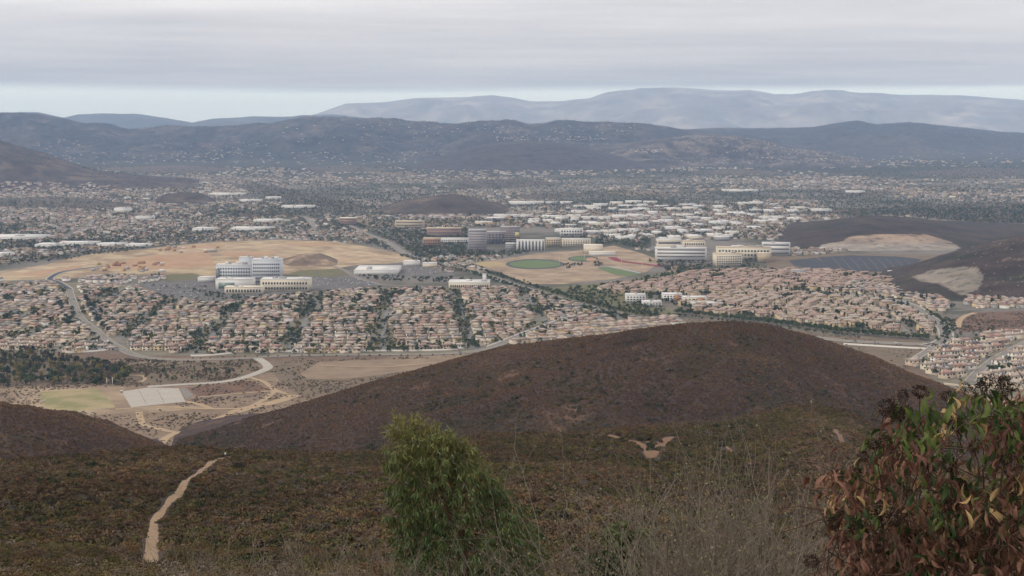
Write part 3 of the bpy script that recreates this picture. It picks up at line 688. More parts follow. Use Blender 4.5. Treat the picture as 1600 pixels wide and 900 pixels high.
M_SOLAR = mat('solar_glass', (0.02, 0.024, 0.04), 0.3, spec=0.5)
def slab(name, w, h, t, m):
    return box_mesh(name, -w / 2, w / 2, -t / 2, t / 2, -h / 2, h / 2, m)
WIN_ME = slab('window', 1.7, 1.5, 0.25, M_GLASS); WIN_BIG = slab('window', 2.8, 1.7, 0.25, M_GLASS)
GAR_ME = slab('garage_door', 5.0, 2.4, 0.2, M_GARAGE)
SOL_ME = np_mesh('solar_panel', [(-2.6, -1.6, 0), (2.6, -1.6, 0), (2.6, 1.6, 1.25), (-2.6, 1.6, 1.25), (-2.6, -1.6, .12), (2.6, -1.6, .12), (2.6, 1.6, 1.37), (-2.6, 1.6, 1.37)], np.array([(4, 5, 6, 7), (0, 1, 5, 4), (1, 2, 6, 5), (2, 3, 7, 6), (3, 0, 4, 7)]), M_SOLAR)
# local frame: street side at -y.  each: walls, roofs (x0,x1,y0,y1,z,h,gable)
SIDE = lambda x, ys, zs: [(sx * x, y, z, 1, 0) for sx in (-1, 1) for y in ys for z in zs]
PROTOS = [
    Proto([(-6, 6, -5, 6, 0, 5.6), (-6, -0.5, -8.5, -5.003, 0, 3.0)], [(-6.6, 6.6, -5.6, 6.6, 5.6, 2.5), (-6.5, 0, -9.0, -4.4, 3.0, 1.2)],
          [(3, -5, 1.6, 0, 0), (3, -5, 4.3, 0, 0), (-3, -5, 4.5, 0, 0), (-3, 6, 4.2, 0, 1), (3, 6, 4.2, 0, 0), (3, 6, 1.5, 0, 1), (-3, 6, 1.5, 0, 0)] + SIDE(6, (-2, 3.4), (4.3,)), [(4.4, 5.6, 0, 1.4, 5.6, 9.0)], (-3.2, -8.5, 1.3)),
    Proto([(-5.5, 5.5, -6, 5, 0, 5.8), (0.5, 5.5, 5.003, 8, 0, 3.0)], [(-6.1, 6.1, -6.6, 5.6, 5.8, 2.2), (-0.1, 6.1, -9.0, -3.0, 5.797, 1.9, True), (0.0, 6.0, 4.6, 8.6, 3.0, 1.1)],
          [(-3, -6, 4.4, 0, 0), (3, -6, 4.4, 0, 1), (-3, 5, 4.4, 0, 1), (2.5, 5, 4.4, 0, 0), (-3, 5, 1.5, 0, 1)] + SIDE(5.5, (-3, 2), (4.4, 1.6)), None, (2.4, -6, 1.3)),
    Proto([(-7, 7, -5, 5, 0, 5.5), (-7, -1.5, -8, -5.003, 0, 5.2)], [(-7.6, 7.6, -5.6, 5.6, 5.5, 2.3), (-7.5, -1.0, -8.6, 0, 5.497, 1.9, True)],
          [(-4.2, -8, 4.0, 0, 1), (2, -5, 4.2, 0, 0), (5, -5, 4.2, 0, 0), (-4, 5, 4.2, 0, 1), (0, 5, 4.2, 0, 0), (4, 5, 4.2, 0, 1), (3, 5, 1.5, 0, 1)] + SIDE(7, (-2.5, 2.5), (4.2,)), [(6.0, 7.2, -1, .2, 0, 8.6)], (-4.2, -8, 1.3)),
    Proto([(-5, 5, -7, 7, 0, 5.6), (-5, 0.5, -9.5, -7.003, 0, 3)], [(-5.6, 5.6, -7.6, 7.6, 5.6, 2.4), (-5.5, 1, -10, -6.4, 3.0, 1.1)],
          [(2.6, -7, 4.2, 0, 0), (-2.6, -7, 4.4, 0, 0), (2.4, 7, 4.2, 0, 1), (-2.4, 7, 4.2, 0, 0), (-2.4, 7, 1.5, 0, 1)] + SIDE(5, (-4, 0, 4), (4.2,)), None, (-2.3, -9.5, 1.3)),
    Proto([(-8, 8, -5, 5, 0, 3.2), (1, 8, -8, -5.003, 0, 3.1)], [(-8.6, 8.6, -5.6, 5.6, 3.2, 2.4), (0.4, 8.6, -8.6, 0, 3.197, 1.9)],
          [(-5, -5, 1.7, 0, 1), (-1.5, -5, 1.7, 0, 0), (-5, 5, 1.7, 0, 1), (0, 5, 1.7, 0, 0), (5, 5, 1.7, 0, 1)], None, (4.5, -8, 1.3)),
]
TOWN_PROTO = Proto([(-13, 13, -5.5, 5.5, 0, 8.4), (-9, -5, -7, -5.503, 0, 7.6), (3, 7, -7, -5.503, 0, 7.6), (-6, -2, 5.503, 7, 0, 7.6), (8, 12, 5.503, 7, 0, 7.6)],
                   [(-13.4, 13.4, -6, 6, 8.4, 2.2), (-9.4, -4.6, -7.5, 0, 8.2, 1.9, True), (2.6, 7.4, -7.5, 0, 8.2, 1.9, True), (-6.4, -1.6, 0, 7.5, 8.2, 1.9, True), (7.6, 12.4, 0, 7.5, 8.2, 1.9, True)],
                   [(x, 5.5, z, 0, 0) for x in (-11, -8.5, 0.5, 3, 6) for z in (1.8, 4.6, 7.0)] + [(x, -5.5, z, 0, 0) for x in (-11.3, -3, 0.5, 10) for z in (4.6, 7.0)],
                   [(-0.8, 0.8, -1.2, 0.4, 8.4, 12.4)])
TOWN_PROTO2 = Proto([(-9, 9, -5.5, 5.5, 0, 9.0), (-6, -2, -7, -5.503, 0, 8.2), (1, 5, 5.503, 7, 0, 8.2)],
                    [(-9.4, 9.4, -6, 6, 9.0, 2.2), (-6.4, -1.6, -7.5, 0, 8.8, 1.9, True), (0.6, 5.4, 0, 7.5, 8.8, 1.9, True)],
                    [(x, 5.5, z, 0, 0) for x in (-7, -4, -1, 7) for z in (1.8, 4.6, 7.4)] + [(x, -5.5, z, 0, 0) for x in (-7.6, 0, 3, 7) for z in (4.6, 7.4)],
                    [(-0.8, 0.8, -1.2, 0.4, 9, 12.8)])
def part(name, me, parent, loc=(0, 0, 0), rz=0.0, m=None):
    o = link(name, me, parent, loc, rz)
    if m is not None and len(me.materials):
        o.material_slots[0].link = 'OBJECT'; o.material_slots[0].material = m
    return o
def build_house(p, loc, rz, wm, rm, label, group, cat='house', name='house', openings=True, solar=0, scale=1.0):
    h = thing(name, label, cat, loc, rz, group)
    h.scale = (scale, scale, scale)
    w = part('wall', p.wall_me, h, m=wm)
    r = part('roof', p.roof_me, h, m=rm)
    if p.chim_me: part('chimney', p.chim_me, r, m=wm)
    if openings:
        for (x, y, z, a, big) in p.wins:
            s = -1 if y < 0 else 1
            part('window', WIN_BIG if big else WIN_ME, w, (x + (.02 if x > 0 else -.02), y, z) if a else (x, y + s * 0.02, z), math.pi / 2 if a else 0.0)
        if p.garage: part('garage_door', GAR_ME, w, (p.garage[0], p.garage[1] - 0.02, p.garage[2]))
    for k in range(solar):
        part('solar_panel', SOL_ME, r, (-2.0 + 5.4 * k - (2.7 if solar > 1 else 0), -3.3, 6.7))
    return h

# ---- what the middle hill and the side hill hide
_mcx = np.array([120, 290, 400, 500, 600, 700, 800, 900, 1000, 1060, 1130, 1200, 1270, 1330, 1400, 1480, 1600, 1750], float)
_mcy = np.array([735, 702, 660, 628, 595, 568, 545, 532, 517, 509, 504, 509, 526, 548, 577, 610, 668, 720], float)
def seen(X, Y, top):
    px, py = project(X, Y, valley(Y) + top)
    return (px > -70) & (px < 1670) & (py < np.interp(px, _mcx, _mcy) + 6)
def world_poly(poly): return [tuple(on_valley(*p)[:2]) for p in poly]
def clear_of_roads(X, Y, margin):
    ok = np.ones(len(X), bool)
    for L, hw in ROADS:
        mn, mx = L.min(0) - 40, L.max(0) + 40
        idx = np.nonzero(ok & (X > mn[0]) & (X < mx[0]) & (Y > mn[1]) & (Y < mx[1]))[0]
        if not len(idx): continue
        P = np.stack([X[idx], Y[idx]], 1)
        A, B = L[:-1], L[1:]; AB = B - A
        t = np.clip(((P[:, None, :] - A[None]) * AB[None]).sum(-1) / np.maximum((AB ** 2).sum(-1), 1e-6)[None], 0, 1)
        d = np.linalg.norm(P[:, None, :] - (A[None] + t[..., None] * AB[None]), axis=-1).min(1)
        ok[idx[d < hw + margin]] = False
    return ok
GAPS = []           # lots left to trees
class Zone:
    """blocks of lots on parallel streets inside an outline"""
    def __init__(s, poly, angle, period=46.0, lot=14.5, phase=0.0, cross=0.0, setback=13.5, bend=0.0):
        s.poly = world_poly(poly)
        P = np.array(s.poly); c = P.mean(0); s.c = c
        ca, sa = math.cos(math.radians(angle)), math.sin(math.radians(angle))
        s.ex, s.ey, s.ang = np.array((ca, sa)), np.array((-sa, ca)), math.radians(angle)
        Q = (P - c) @ np.stack([s.ex, s.ey], 1)
        s0, s1, t0, t1 = Q[:, 0].min(), Q[:, 0].max(), Q[:, 1].min(), Q[:, 1].max()
        s.lots, s.streets = [], []
        k = 0; t = t0 + phase
        while t < t1 + period:
            wv = lambda x: t + bend * np.sin((x - s0) / 170.0 + 0.7 * (k % 3)) 
            for side in (-1, 1):
                x = s0 + RNG.uniform(0, lot)
                while x < s1:
                    tt = wv(x) + side * setback
                    sl = bend / 170.0 * math.cos((x - s0) / 170.0 + 0.7 * (k % 3))
                    p = c + s.ex * x + s.ey * tt
                    s.lots.append((p[0], p[1], s.ang + math.atan(sl) + (math.pi if side < 0 else 0.0), k, side, x))
                    x += lot * RNG.uniform(0.95, 1.15)
                    if cross and ((x - s0 + 30) % 135) > 121: x += 20      # side streets cross all rows at the same places
            xs = np.arange(s0, s1, 6.0)
            s.streets.append((c[None] + s.ex[None] * xs[:, None] + s.ey[None] * wv(xs)[:, None], k))
            t += period; k += 1
        if cross:
            for xx in np.arange(s0 + 105, s1, 135.0):
                ts = np.arange(t0, t1, 6.0); s.streets.append((c[None] + s.ex[None] * (xx + 6) + s.ey[None] * ts[:, None], -1))
        A = np.array([(l[0], l[1]) for l in s.lots])
        if cross:
            X_ = ((A - c) @ s.ex - s0 + 30) % 135.0
            keep_ = np.abs(X_ - 6.0) > 11.0
            s.lots = [l for l, k_ in zip(s.lots, keep_) if k_]; A = A[keep_]
        ok = in_poly(A[:, 0], A[:, 1], s.poly) & seen(A[:, 0], A[:, 1], 8) & clear_of_roads(A[:, 0], A[:, 1], 8)
        s.lots = [l for l, o in zip(s.lots, ok) if o]
        drop = RNG.random(len(s.lots)) < (0.13 if lot > 25 else 0.07)
        GAPS.extend((l[0], l[1], lot) for l, d in zip(s.lots, drop) if d)
        s.lots = [l for l, d in zip(s.lots, drop) if not d]
    def lay_streets(s, width, label, material):
        n = 0
        for L, k in s.streets:
            ok = in_poly(L[:, 0], L[:, 1], s.poly) & seen(L[:, 0], L[:, 1], 1)
            i = 0
            while i < len(L):
                if ok[i]:
                    j = i
                    while j + 1 < len(L) and ok[j + 1]: j += 1
                    if j - i > 5:
                        structure(link('street', strip_mesh('street', L[i:j + 1], -width / 2, width / 2, material, 4.5 if k >= 0 else 4.2)), label)
                    i = j + 1
                else: i += 1
M_STREET = mat('street_asphalt', (0.135, 0.128, 0.12), 0.9, (30, (0.17, 0.16, 0.148), 0.25))
Z_WEST = Zone([(-60, 447), (60, 443), (100, 447), (108, 470), (122, 503), (142, 520), (170, 542), (178, 549), (95, 552), (70, 547), (45, 550), (-60, 546)], -12, 62, 16.6, 5, 9, setback=14.5, bend=10)
Z_MAIN = Zone([(122, 446), (212, 449), (258, 467), (330, 478), (425, 466), (560, 455), (690, 452), (800, 452), (860, 463), (930, 480), (1000, 496), (1060, 498), (1050, 505), (880, 505), (830, 518), (790, 533), (755, 545), (715, 549), (560, 552), (420, 553), (366, 553), (300, 557), (240, 549), (200, 548), (165, 522), (140, 502), (126, 475)], 4, 62, 16.6, 10, 10, setback=14.5, bend=14)
Z_RIM = Zone([(-60, 439), (60, 438), (105, 441), (215, 443), (250, 438), (260, 433), (180, 432), (120, 436), (60, 438), (-60, 441)], 2, 34, 15, 0, 12, 11)
Z_SLOPE = Zone([(880, 507), (1052, 499), (1075, 507), (1000, 519), (900, 532), (800, 540), (790, 536), (832, 520)], 24, 52, 15, 4, 0, 12)
Z_CORNER = Zone([(1418, 566), (1450, 556), (1490, 540), (1520, 531), (1560, 524), (1620, 520), (1680, 525), (1680, 600), (1600, 606), (1540, 604), (1480, 597), (1440, 584)], 32, 62, 21, 8, 0, 16)
Z_UPPER = Zone([(1285, 462), (1330, 462), (1400, 468), (1432, 478), (1450, 488), (1490, 484), (1478, 470), (1440, 455), (1400, 448), (1330, 440)], -14, 40, 14.5, 0, 0, 12)
Z_UP2 = Zone([(1525, 482), (1600, 482), (1640, 480), (1640, 468), (1560, 470), (1530, 462), (1512, 466), (1510, 475)], -30, 40, 15, 0, 0, 12)
Z_CONDO = Zone([(1100, 489), (1060, 478), (1080, 470), (1180, 456), (1270, 462), (1350, 469), (1425, 482), (1448, 500), (1465, 512), (1462, 527), (1380, 520), (1300, 513), (1200, 500)], 14, 40, 29, 3, 0, 9.6, 8)
Z_CONDO2 = Zone([(940, 455), (960, 448), (1010, 444), (1060, 432), (1110, 426), (1180, 424), (1250, 424), (1330, 428), (1390, 436), (1400, 447), (1330, 445), (1290, 456), (1180, 454), (1120, 460), (1080, 466), (1040, 458), (985, 462)], 20, 44, 29, 3, 0, 10.5, 8)
for z, w, lab in ((Z_WEST, 9, 'residential street in the tract left of the boulevard'), (Z_MAIN, 9, 'residential street in the tract below the hospital'), (Z_SLOPE, 8, 'street of the house rows behind the hill shoulder'), (Z_CORNER, 9, 'street among the corner houses'), (Z_CONDO, 6, 'court between the condominium rows')):
    z.lay_streets(w, lab, M_STREET)

# ---- choose the houses that show largest as things of their own; the rest is one mass
HERO, MASS = [], []
for z, tag_ in ((Z_WEST, 'west'), (Z_MAIN, 'main'), (Z_RIM, 'rim'), (Z_SLOPE, 'slope'), (Z_CORNER, 'corner'), (Z_UPPER, 'upper'), (Z_UP2, 'upper2')):
    for l in z.lots:
        pi = int(RNG.integers(0, 5)) if tag_ != 'corner' else int(RNG.integers(0, 3))
        if pi == 4 and RNG.random() < 0.5: pi = 0
        wi = int(RNG.choice(5, p=[.34, .30, .14, .10, .12])); ri = int(RNG.choice(5, p=[.34, .10, .20, .10, .26]))
        if tag_ == 'rim': ri, wi = int(RNG.choice([3, 4, 2])), 2
        if tag_ == 'corner': ri, wi = int(RNG.choice([0, 0, 1, 4])), int(RNG.choice([0, 0, 1, 2]))
        MASS.append((l[1], l, tag_, pi, wi, ri))
MASS.sort(key=lambda m: m[0])
HERO, MASS = MASS[:300], MASS[300:]
AREA = {'west': ('in the tract left of the boulevard', 'houses left of the boulevard'), 'main': ('in the upper rows along the boulevard', 'houses along the front boulevard'),
        'rim': ('at the edge of the graded land', 'houses below the graded land'), 'slope': ('behind the shoulder of the hill', 'houses behind the hill shoulder'),
        'corner': ('in the cluster at the right edge', 'corner houses'), 'upper': ('above the right boulevard', 'houses above the right boulevard'), 'upper2': ('below the dark hill at the right edge', 'houses below the right hill')}
ORD = ['first', 'second', 'third', 'fourth', 'fifth', 'sixth', 'seventh', 'eighth', 'ninth', 'tenth', 'eleventh', 'twelfth', 'thirteenth', 'fourteenth', 'fifteenth', 'sixteenth', 'seventeenth', 'eighteenth', 'nineteenth', 'twentieth']
# the lowest row of each area is counted off from the left, one label per house
rows = {}
for h in HERO: rows.setdefault((h[2], h[1][3], h[1][4]), []).append(h)
front_rank = {}
for tg, nm in (('west', 'tract left of boulevard'), ('main', 'front boulevard tract'), ('slope', 'houses behind hill shoulder'), ('corner', 'right edge cluster')):
    ks = sorted([k for k in rows if k[0] == tg], key=lambda k: sum(h[0] for h in rows[k]) / len(rows[k]))[:4]
    for ri_, k in enumerate(ks):
        lst = sorted(rows[k], key=lambda h: h[1][0] / h[1][1])
        for j, h in enumerate(lst):
            if j < 12: front_rank[id(h)] = f"{ORD[j]} from left in {['lowest', 'second', 'third', 'fourth'][ri_]} row of {nm}"
            elif len(lst) - j <= 6: front_rank[id(h)] = f"{ORD[len(lst) - j - 1]} from right in {['lowest', 'second', 'third', 'fourth'][ri_]} row of {nm}"
for i, h in enumerate(HERO):
    Y, l, tg, pi, wi, ri = h
    base = f"{WALLS[wi][0]} house, {ROOFS[ri][0]} roof"
    lab = base + ', ' + front_rank[id(h)] if id(h) in front_rank else f"{WALLS[wi][0]} stucco house with {ROOFS[ri][0]} tile roof {AREA[tg][0]}"
    sol = 0
    if RNG.random() < (0.6 if tg == 'corner' else 0.10) and pi in (0, 2): sol = int(RNG.integers(1, 3))
    build_house(PROTOS[pi], (l[0], l[1], 0.3), l[2], WALLS[wi][1], ROOFS[ri][1], lab, AREA[tg][1], openings=(i < 170), solar=sol, scale=1.35 if tg == 'corner' else 1.12)

def batch(name, items, label, cat, wallcols, roofcols):
    """items: (x, y, z, rot, proto, wall tint, roof tint, scale) -> one mesh with tints"""
    V, Q, T, C = [], [], [], []
    n = 0
    for (x, y, z, r, p, wc, rc, sc) in items:
        for vv, qq, tt, col in ((p.wv, p.wq, [], wc), (p.rv, p.rq, p.rt, rc)):
            a = p_np(vv) * sc
            c_, s_ = math.cos(r), math.sin(r)
            V.append(np.stack([a[:, 0] * c_ - a[:, 1] * s_ + x, a[:, 0] * s_ + a[:, 1] * c_ + y, a[:, 2] + z], 1))
            Q.append(np.array(qq) + n)
            if len(tt): T.append(np.array(tt) + n)
            C.append(np.repeat(np.array(col, float)[None], len(a), 0)); n += len(a)
    me = np_mesh(name, np.concatenate(V), [np.concatenate(Q), np.concatenate(T)], attr_mat('painted_house', jitter=0.12, size=3.0), np.concatenate(C))
    return stuff(link(name, me), label, cat)
_pc = {}
def p_np(v):
    k = id(v)
    if k not in _pc: _pc[k] = np.array(v, float)
    return _pc[k]
def col_of(m): return np.array(m.node_tree.nodes['Principled BSDF'].inputs['Base Color'].default_value[:3])
def jit(c, a=0.15): return np.array(c) * (1 + RNG.uniform(-a, a)) * (1 + RNG.uniform(-a, a, 3) * 0.25)
batch('tract_houses', [(l[0], l[1], float(valley(l[1])) + 0.3, l[2], PROTOS[pi], jit(col_of(WALLS[wi][1])), jit(col_of(ROOFS[ri][1])), 1.12) for (_, l, _, pi, wi, ri) in MASS], 'mass of tile roofed houses filling the middle of the tract', 'houses', None, None)

# ---- condominium rows
CON = [(l[1], l, 'a') for l in Z_CONDO.lots] + [(l[1], l, 'b') for l in Z_CONDO2.lots]
CON.sort(key=lambda c: c[0])
PINK = [mat('condo_pink', (0.40, 0.29, 0.20), 0.9), mat('condo_tan', (0.43, 0.33, 0.225), 0.9), mat('condo_cream', (0.50, 0.41, 0.30), 0.9), mat('condo_yellow', (0.47, 0.37, 0.22), 0.9)]
CROOF = [mat('condo_roof_pink', (0.31, 0.245, 0.20), 0.9), mat('condo_roof_red', (0.30, 0.215, 0.175), 0.9), mat('condo_roof_tan', (0.33, 0.275, 0.225), 0.9)]
CN = {0: 'pinkish', 1: 'tan', 2: 'cream', 3: 'yellowish'}
con_rank = {}
for z_, nm_ in ((Z_CONDO, 'dense condominium tract'), (Z_CONDO2, 'upper condominium tract')):
    ks_ = {}
    for l in z_.lots: ks_.setdefault((l[3], l[4]), []).append(l)
    for ri_, k_ in enumerate(sorted(ks_, key=lambda k: np.mean([l[1] for l in ks_[k]]))):
        for j_, l in enumerate(sorted(ks_[k_], key=lambda l: l[0] / l[1])):
            n_ = len(ks_[k_])
            if ri_ < 20 and 12 <= j_ and n_ - j_ <= 12: con_rank[id(l)] = f"{ORD[n_ - j_ - 1]} from right in {ORD[ri_] if ri_ else 'lowest'} row of {nm_}"
            if ri_ < 20 and j_ < 12: con_rank[id(l)] = f"{ORD[j_]} from left in {ORD[ri_] if ri_ else 'lowest'} row of {nm_}"
for i, (_, l, w) in enumerate(CON[:260]):
    wi, ri = int(RNG.integers(0, 4)), int(RNG.integers(0, 3))
    if w == 'b': ri = 1 if RNG.random() < .6 else 0
    p = TOWN_PROTO if RNG.random() < 0.65 else TOWN_PROTO2
    lab = f"{CN[wi]} three storey townhouse row with chimneys in the dense condominium tract" if w == 'a' else f"{CN[wi]} townhouse row with red roof in the upper condominium tract"
    if p is TOWN_PROTO2: lab = lab.replace('townhouse row', 'townhouse block')
    if id(l) in con_rank: lab = f"{CN[wi]} townhouse row, {con_rank[id(l)]}"
    build_house(p, (l[0], l[1], 0.35), l[2], PINK[wi], CROOF[ri], lab, 'condominium rows' if w == 'a' else 'upper condominium rows', 'townhouse', 'townhouse', openings=(i < 60), scale=RNG.uniform(0.9, 1.02))
if len(CON) > 260:
    batch('far_townhouses', [(l[0], l[1], float(valley(l[1])) + 0.35, l[2], TOWN_PROTO, jit(col_of(PINK[1])), jit(col_of(CROOF[1])), 1.0) for (_, l, _) in CON[260:]], 'farther townhouse rows of the upper condominium tract', 'townhouses', None, None)
print('houses', len(HERO), len(MASS), 'condos', len(CON))

# ================================================================ large buildings
M_WHITE = mat('white_panel', (0.66, 0.64, 0.60), 0.7, (30, (0.57, 0.55, 0.51), 0.3)); M_WROOF = mat('white_roof', (0.60, 0.58, 0.55), 0.8, (40, (0.48, 0.46, 0.43), 0.25))
M_HOSP = mat('hospital_panel', (0.52, 0.53, 0.54), 0.6, (30, (0.46, 0.47, 0.48), 0.3)); M_CREAM = mat('cream_panel', (0.62, 0.55, 0.43), 0.8); M_BEIGE = mat('beige_panel', (0.46, 0.37, 0.26), 0.85)
M_BRICK = mat('brick_brown', (0.31, 0.195, 0.145), 0.9); M_BAND = mat('band_glass', (0.13, 0.13, 0.135), 0.3, spec=0.5); M_GGLASS = mat('green_glass', (0.16, 0.21, 0.18), 0.3, spec=0.5)
M_GREYC = mat('grey_concrete', (0.33, 0.315, 0.31), 0.9); M_PURPLE = mat('dark_frame', (0.20, 0.165, 0.165), 0.9); M_YELLOWS = mat('yellow_sheathing', (0.52, 0.45, 0.20), 0.9)
def at_base(px, py): return on_valley(px, py)
def scale_at(px, py):
    p = on_valley(px, py); return (p.y * CP + (CAM_Z - p.z) * SP) / F
FOOT = []
def block(name, label, pxl, pxr, pyb, pyt, depth, wall, roof, cat='building', yaw=0.0, bands=0, cols=0, rows_=0, band_mat=None, units=0, group=None, parapet=0.9, side=True, ww=None):
    """a flat roofed building standing where the view shows it; width and height follow from its distance"""
    pm = (pxl + pxr) / 2
    g = on_valley(pm, pyb); sc = scale_at(pm, pyb)
    W, H = (pxr - pxl) * sc / max(math.cos(math.radians(yaw)), 0.5), (pyb - pyt) * sc
    o = thing(name, label, cat, (g.x, g.y, g.z + 0.2), math.radians(yaw), group)
    FOOT.append((g.x, g.y + depth / 2, max(W, depth) * 0.62))
    w = part('wall', box_mesh('wall', -W / 2, W / 2, 0, depth, 0, H, wall), o)
    if roof is not None:
        v, q = boxes([(-W / 2 - .4, W / 2 + .4, -.4, depth + .4, H + .003, H + parapet), ])
        r = part('roof', np_mesh('roof', v, np.array(q), roof), o)
        for k in range(units):
            uw, ud, uh = W * RNG.uniform(.08, .16), depth * RNG.uniform(.15, .3), H * RNG.uniform(.05, .10) + 1.0
            x, y = RNG.uniform(-W * .38, W * .3), RNG.uniform(depth * .15, depth * .6)
            part('roof_unit', box_mesh('roof_unit', x, x + uw, y, y + ud, H + parapet + .003, H + parapet + uh, M_WHITE if k % 2 else M_GREYC), r)
    if bands:
        fh = H / bands
        for k in range(bands):
            z0 = fh * (k + 0.38)
            part('window_band', box_mesh('window_band', -W * .46, W * .46, -.25, .1, z0, z0 + fh * .36, band_mat or M_BAND), w)
            if side:
                for s in (-1, 1):
                    x = s * W / 2
                    part('window_band', box_mesh('window_band', x - .25, x + .25, depth * .06, depth * .94, z0, z0 + fh * .36, band_mat or M_BAND), w)
    if cols:
        fh, cw = H * .86 / rows_, W * .94 / cols
        wm = slab('window', (ww or .55) * cw, fh * .46, .4, M_GLASS)
        for k in range(rows_):
            for j in range(cols):
                part('window', wm, w, (-W * .47 + cw * (j + .5), -.1, fh * (k + .55) + H * .02))
    return o, W, H
# hospital
block('hospital_tower', 'tall pale grey hospital tower with five rows of square windows', 394, 439, 444, 406, 34, M_HOSP, M_HOSP, cols=13, rows_=6, units=4)
o, W, H = block('hospital_wing', 'long grey hospital wing with a white sawtooth roof, left of the tower', 338, 393.5, 444, 414, 30, M_HOSP, M_WROOF, cols=13, rows_=5, units=4)
block('hospital_core', 'grey plant tower rising behind the hospital wing', 374, 394, 440, 402.5, 20, M_HOSP, M_WROOF, units=1)
part('stair_glass', box_mesh('stair_glass', -W / 2 - .3, -W / 2 + 8, -.5, .1, 3, H * .8, M_BAND), o)
block('clinic', 'low cream clinic building with a sloping roof, front right of the hospital', 407, 483, 455, 437, 46, M_CREAM, M_WROOF, cols=16, rows_=2, units=5)
o, W, H = block('clinic', 'low white clinic with a green glass wall, front left of the hospital', 337, 394, 453.5, 437, 40, M_WHITE, M_WROOF, units=3)
part('glass_wall', box_mesh('glass_wall', -W * .42, W * .02, -.4, .1, H * .15, H * .72, M_GGLASS), o)
block('clinic', 'small cream clinic front with dark doors, nearest the houses', 351, 410, 459.5, 449, 26, M_CREAM, M_CREAM, cols=12, rows_=1, units=2)
block('utility_building', 'low pale building at the left side of the hospital', 309, 336, 441, 434, 26, M_WHITE, M_WROOF)
# centre
block('store', 'big flat white roofed store beside the retail car park', 553, 621, 430, 423, 120, M_WHITE, M_WROOF, units=3)
block('store', 'small white store at the back of the retail car park', 630, 655, 416, 409, 34, M_WHITE, M_WROOF, units=2)
block('store', 'second small white store right of the retail car park', 660, 682, 418.5, 412, 30, M_CREAM, M_WROOF, units=1)
block('warehouse', 'long low cream office block with arcade windows among the red roofs', 701, 765, 452, 442, 62, M_CREAM, M_WROOF, cols=18, rows_=1, units=3)
block('water_tower', 'slim white tower behind the long low office block', 754, 760, 444, 429, 9, M_WHITE, M_WROOF)
block('office', 'brown brick office with pink window bands below the small hill', 667, 720, 370, 357, 40, M_BRICK, M_BEIGE, bands=3, units=2)
block('office', 'grey office block left of the brick office', 617, 662, 358, 346, 40, M_BEIGE, M_BEIGE, bands=3)
block('office', 'brown office at the far end of the avenue', 530, 556, 352, 341, 40, M_BRICK, M_CREAM, bands=3)
block('apartment', 'red brick apartment block left of the construction site', 661, 688, 386, 373, 34, M_BRICK, M_BEIGE, cols=7, rows_=3)
block('apartment', 'row of white flats in front of the brick office', 688, 732, 381, 373, 30, M_WHITE, M_WROOF, cols=12, rows_=2)
block('unfinished_building', 'grey scaffolded building under construction', 732, 760, 392, 360, 45, M_GREYC, M_GREYC, bands=8, band_mat=M_PURPLE)
block('unfinished_building', 'unfinished block with yellow sheathing between the two cranes', 756, 790, 381, 363, 40, M_PURPLE, M_GREYC, cols=6, rows_=4, bands=0)
o, W, H = block('unfinished_building', 'dark unfinished tower beside the tall crane', 782, 812, 378, 355, 45, M_PURPLE, M_GREYC, bands=7, band_mat=M_GREYC)
part('sheathing', box_mesh('sheathing', W * .25, W * .48, -.6, .1, H * .3, H * .65, M_YELLOWS), o)
o, W, H = block('apartment', 'white apartment block with tall vertical bays', 807, 851, 393, 376, 34, M_WHITE, M_WROOF)
for k in range(8):
    part('bay', box_mesh('bay', -W * .48 + k * W * .12, -W * .48 + k * W * .12 + W * .055, -1.6, -.003, 0, H * 1.06, M_WHITE), o)
    part('window', box_mesh('window', -W * .48 + k * W * .12 + W * .062, -W * .48 + k * W * .12 + W * .112, -.5, .1, 2, H * .92, M_BAND), o)
block('apartment', 'grey garage block left of the white apartment bays', 790, 806, 392, 381, 30, M_GREYC, M_WROOF, bands=4)
block('apartment', 'tan apartment row right of the white bays', 853, 876, 386, 373, 30, M_BEIGE, M_WROOF, cols=6, rows_=4)
block('apartment', 'white and tan apartment row beside the ball fields', 878, 923, 386, 374, 30, M_CREAM, M_WROOF, cols=11, rows_=4)
block('school_hall', 'cream hall with a big pale roof behind the ball fields', 913, 942, 396, 384, 46, M_CREAM, M_CREAM, units=0)
block('school_building', 'low pale school building in front of the cream hall', 921, 962, 400, 394, 24, M_WHITE, M_CREAM)
block('office', 'white cube office among the warehouses', 875, 911, 369, 358, 40, M_WHITE, M_WROOF, cols=8, rows_=2)
# campus
block('campus_hall', 'long white campus building with ribbon windows', 1024, 1104, 409, 388, 36, M_WHITE, M_WROOF, bands=4, units=4, yaw=-4)
block('campus_hall', 'wide pale campus hall behind the long white building', 1027, 1065, 394, 375, 40, M_CREAM, M_WROOF, bands=2, units=3)
block('campus_hall', 'beige campus wing with small towers', 1068, 1102, 391, 377, 30, M_CREAM, M_BEIGE, cols=9, rows_=2, units=2)
block('campus_hall', 'tall beige campus block with small square windows', 1118, 1160, 418, 397, 34, M_CREAM, M_BEIGE, cols=11, rows_=5, units=2, yaw=5)
block('campus_hall', 'long beige campus hall behind the square windowed block', 1120, 1204, 408, 387, 34, M_CREAM, M_BEIGE, cols=16, rows_=3, units=4, yaw=-5)
block('campus_hall', 'plain tan drum like hall at the end of the campus', 1185, 1204, 410, 396, 24, M_BEIGE, M_CREAM)
block('campus_hall', 'white modern campus building with glass front against the hill', 1191, 1234, 399, 380, 30, M_WHITE, M_WROOF, bands=3, units=1, yaw=-8)
block('water_tank', 'squat grey water tank behind the red roofs', 1239, 1259, 432, 423, 26, M_GREYC, M_GREYC)
block('trailer_row', 'row of white trailers beside the quarry lot', 1267, 1296, 425, 421, 10, M_WHITE, M_WROOF)
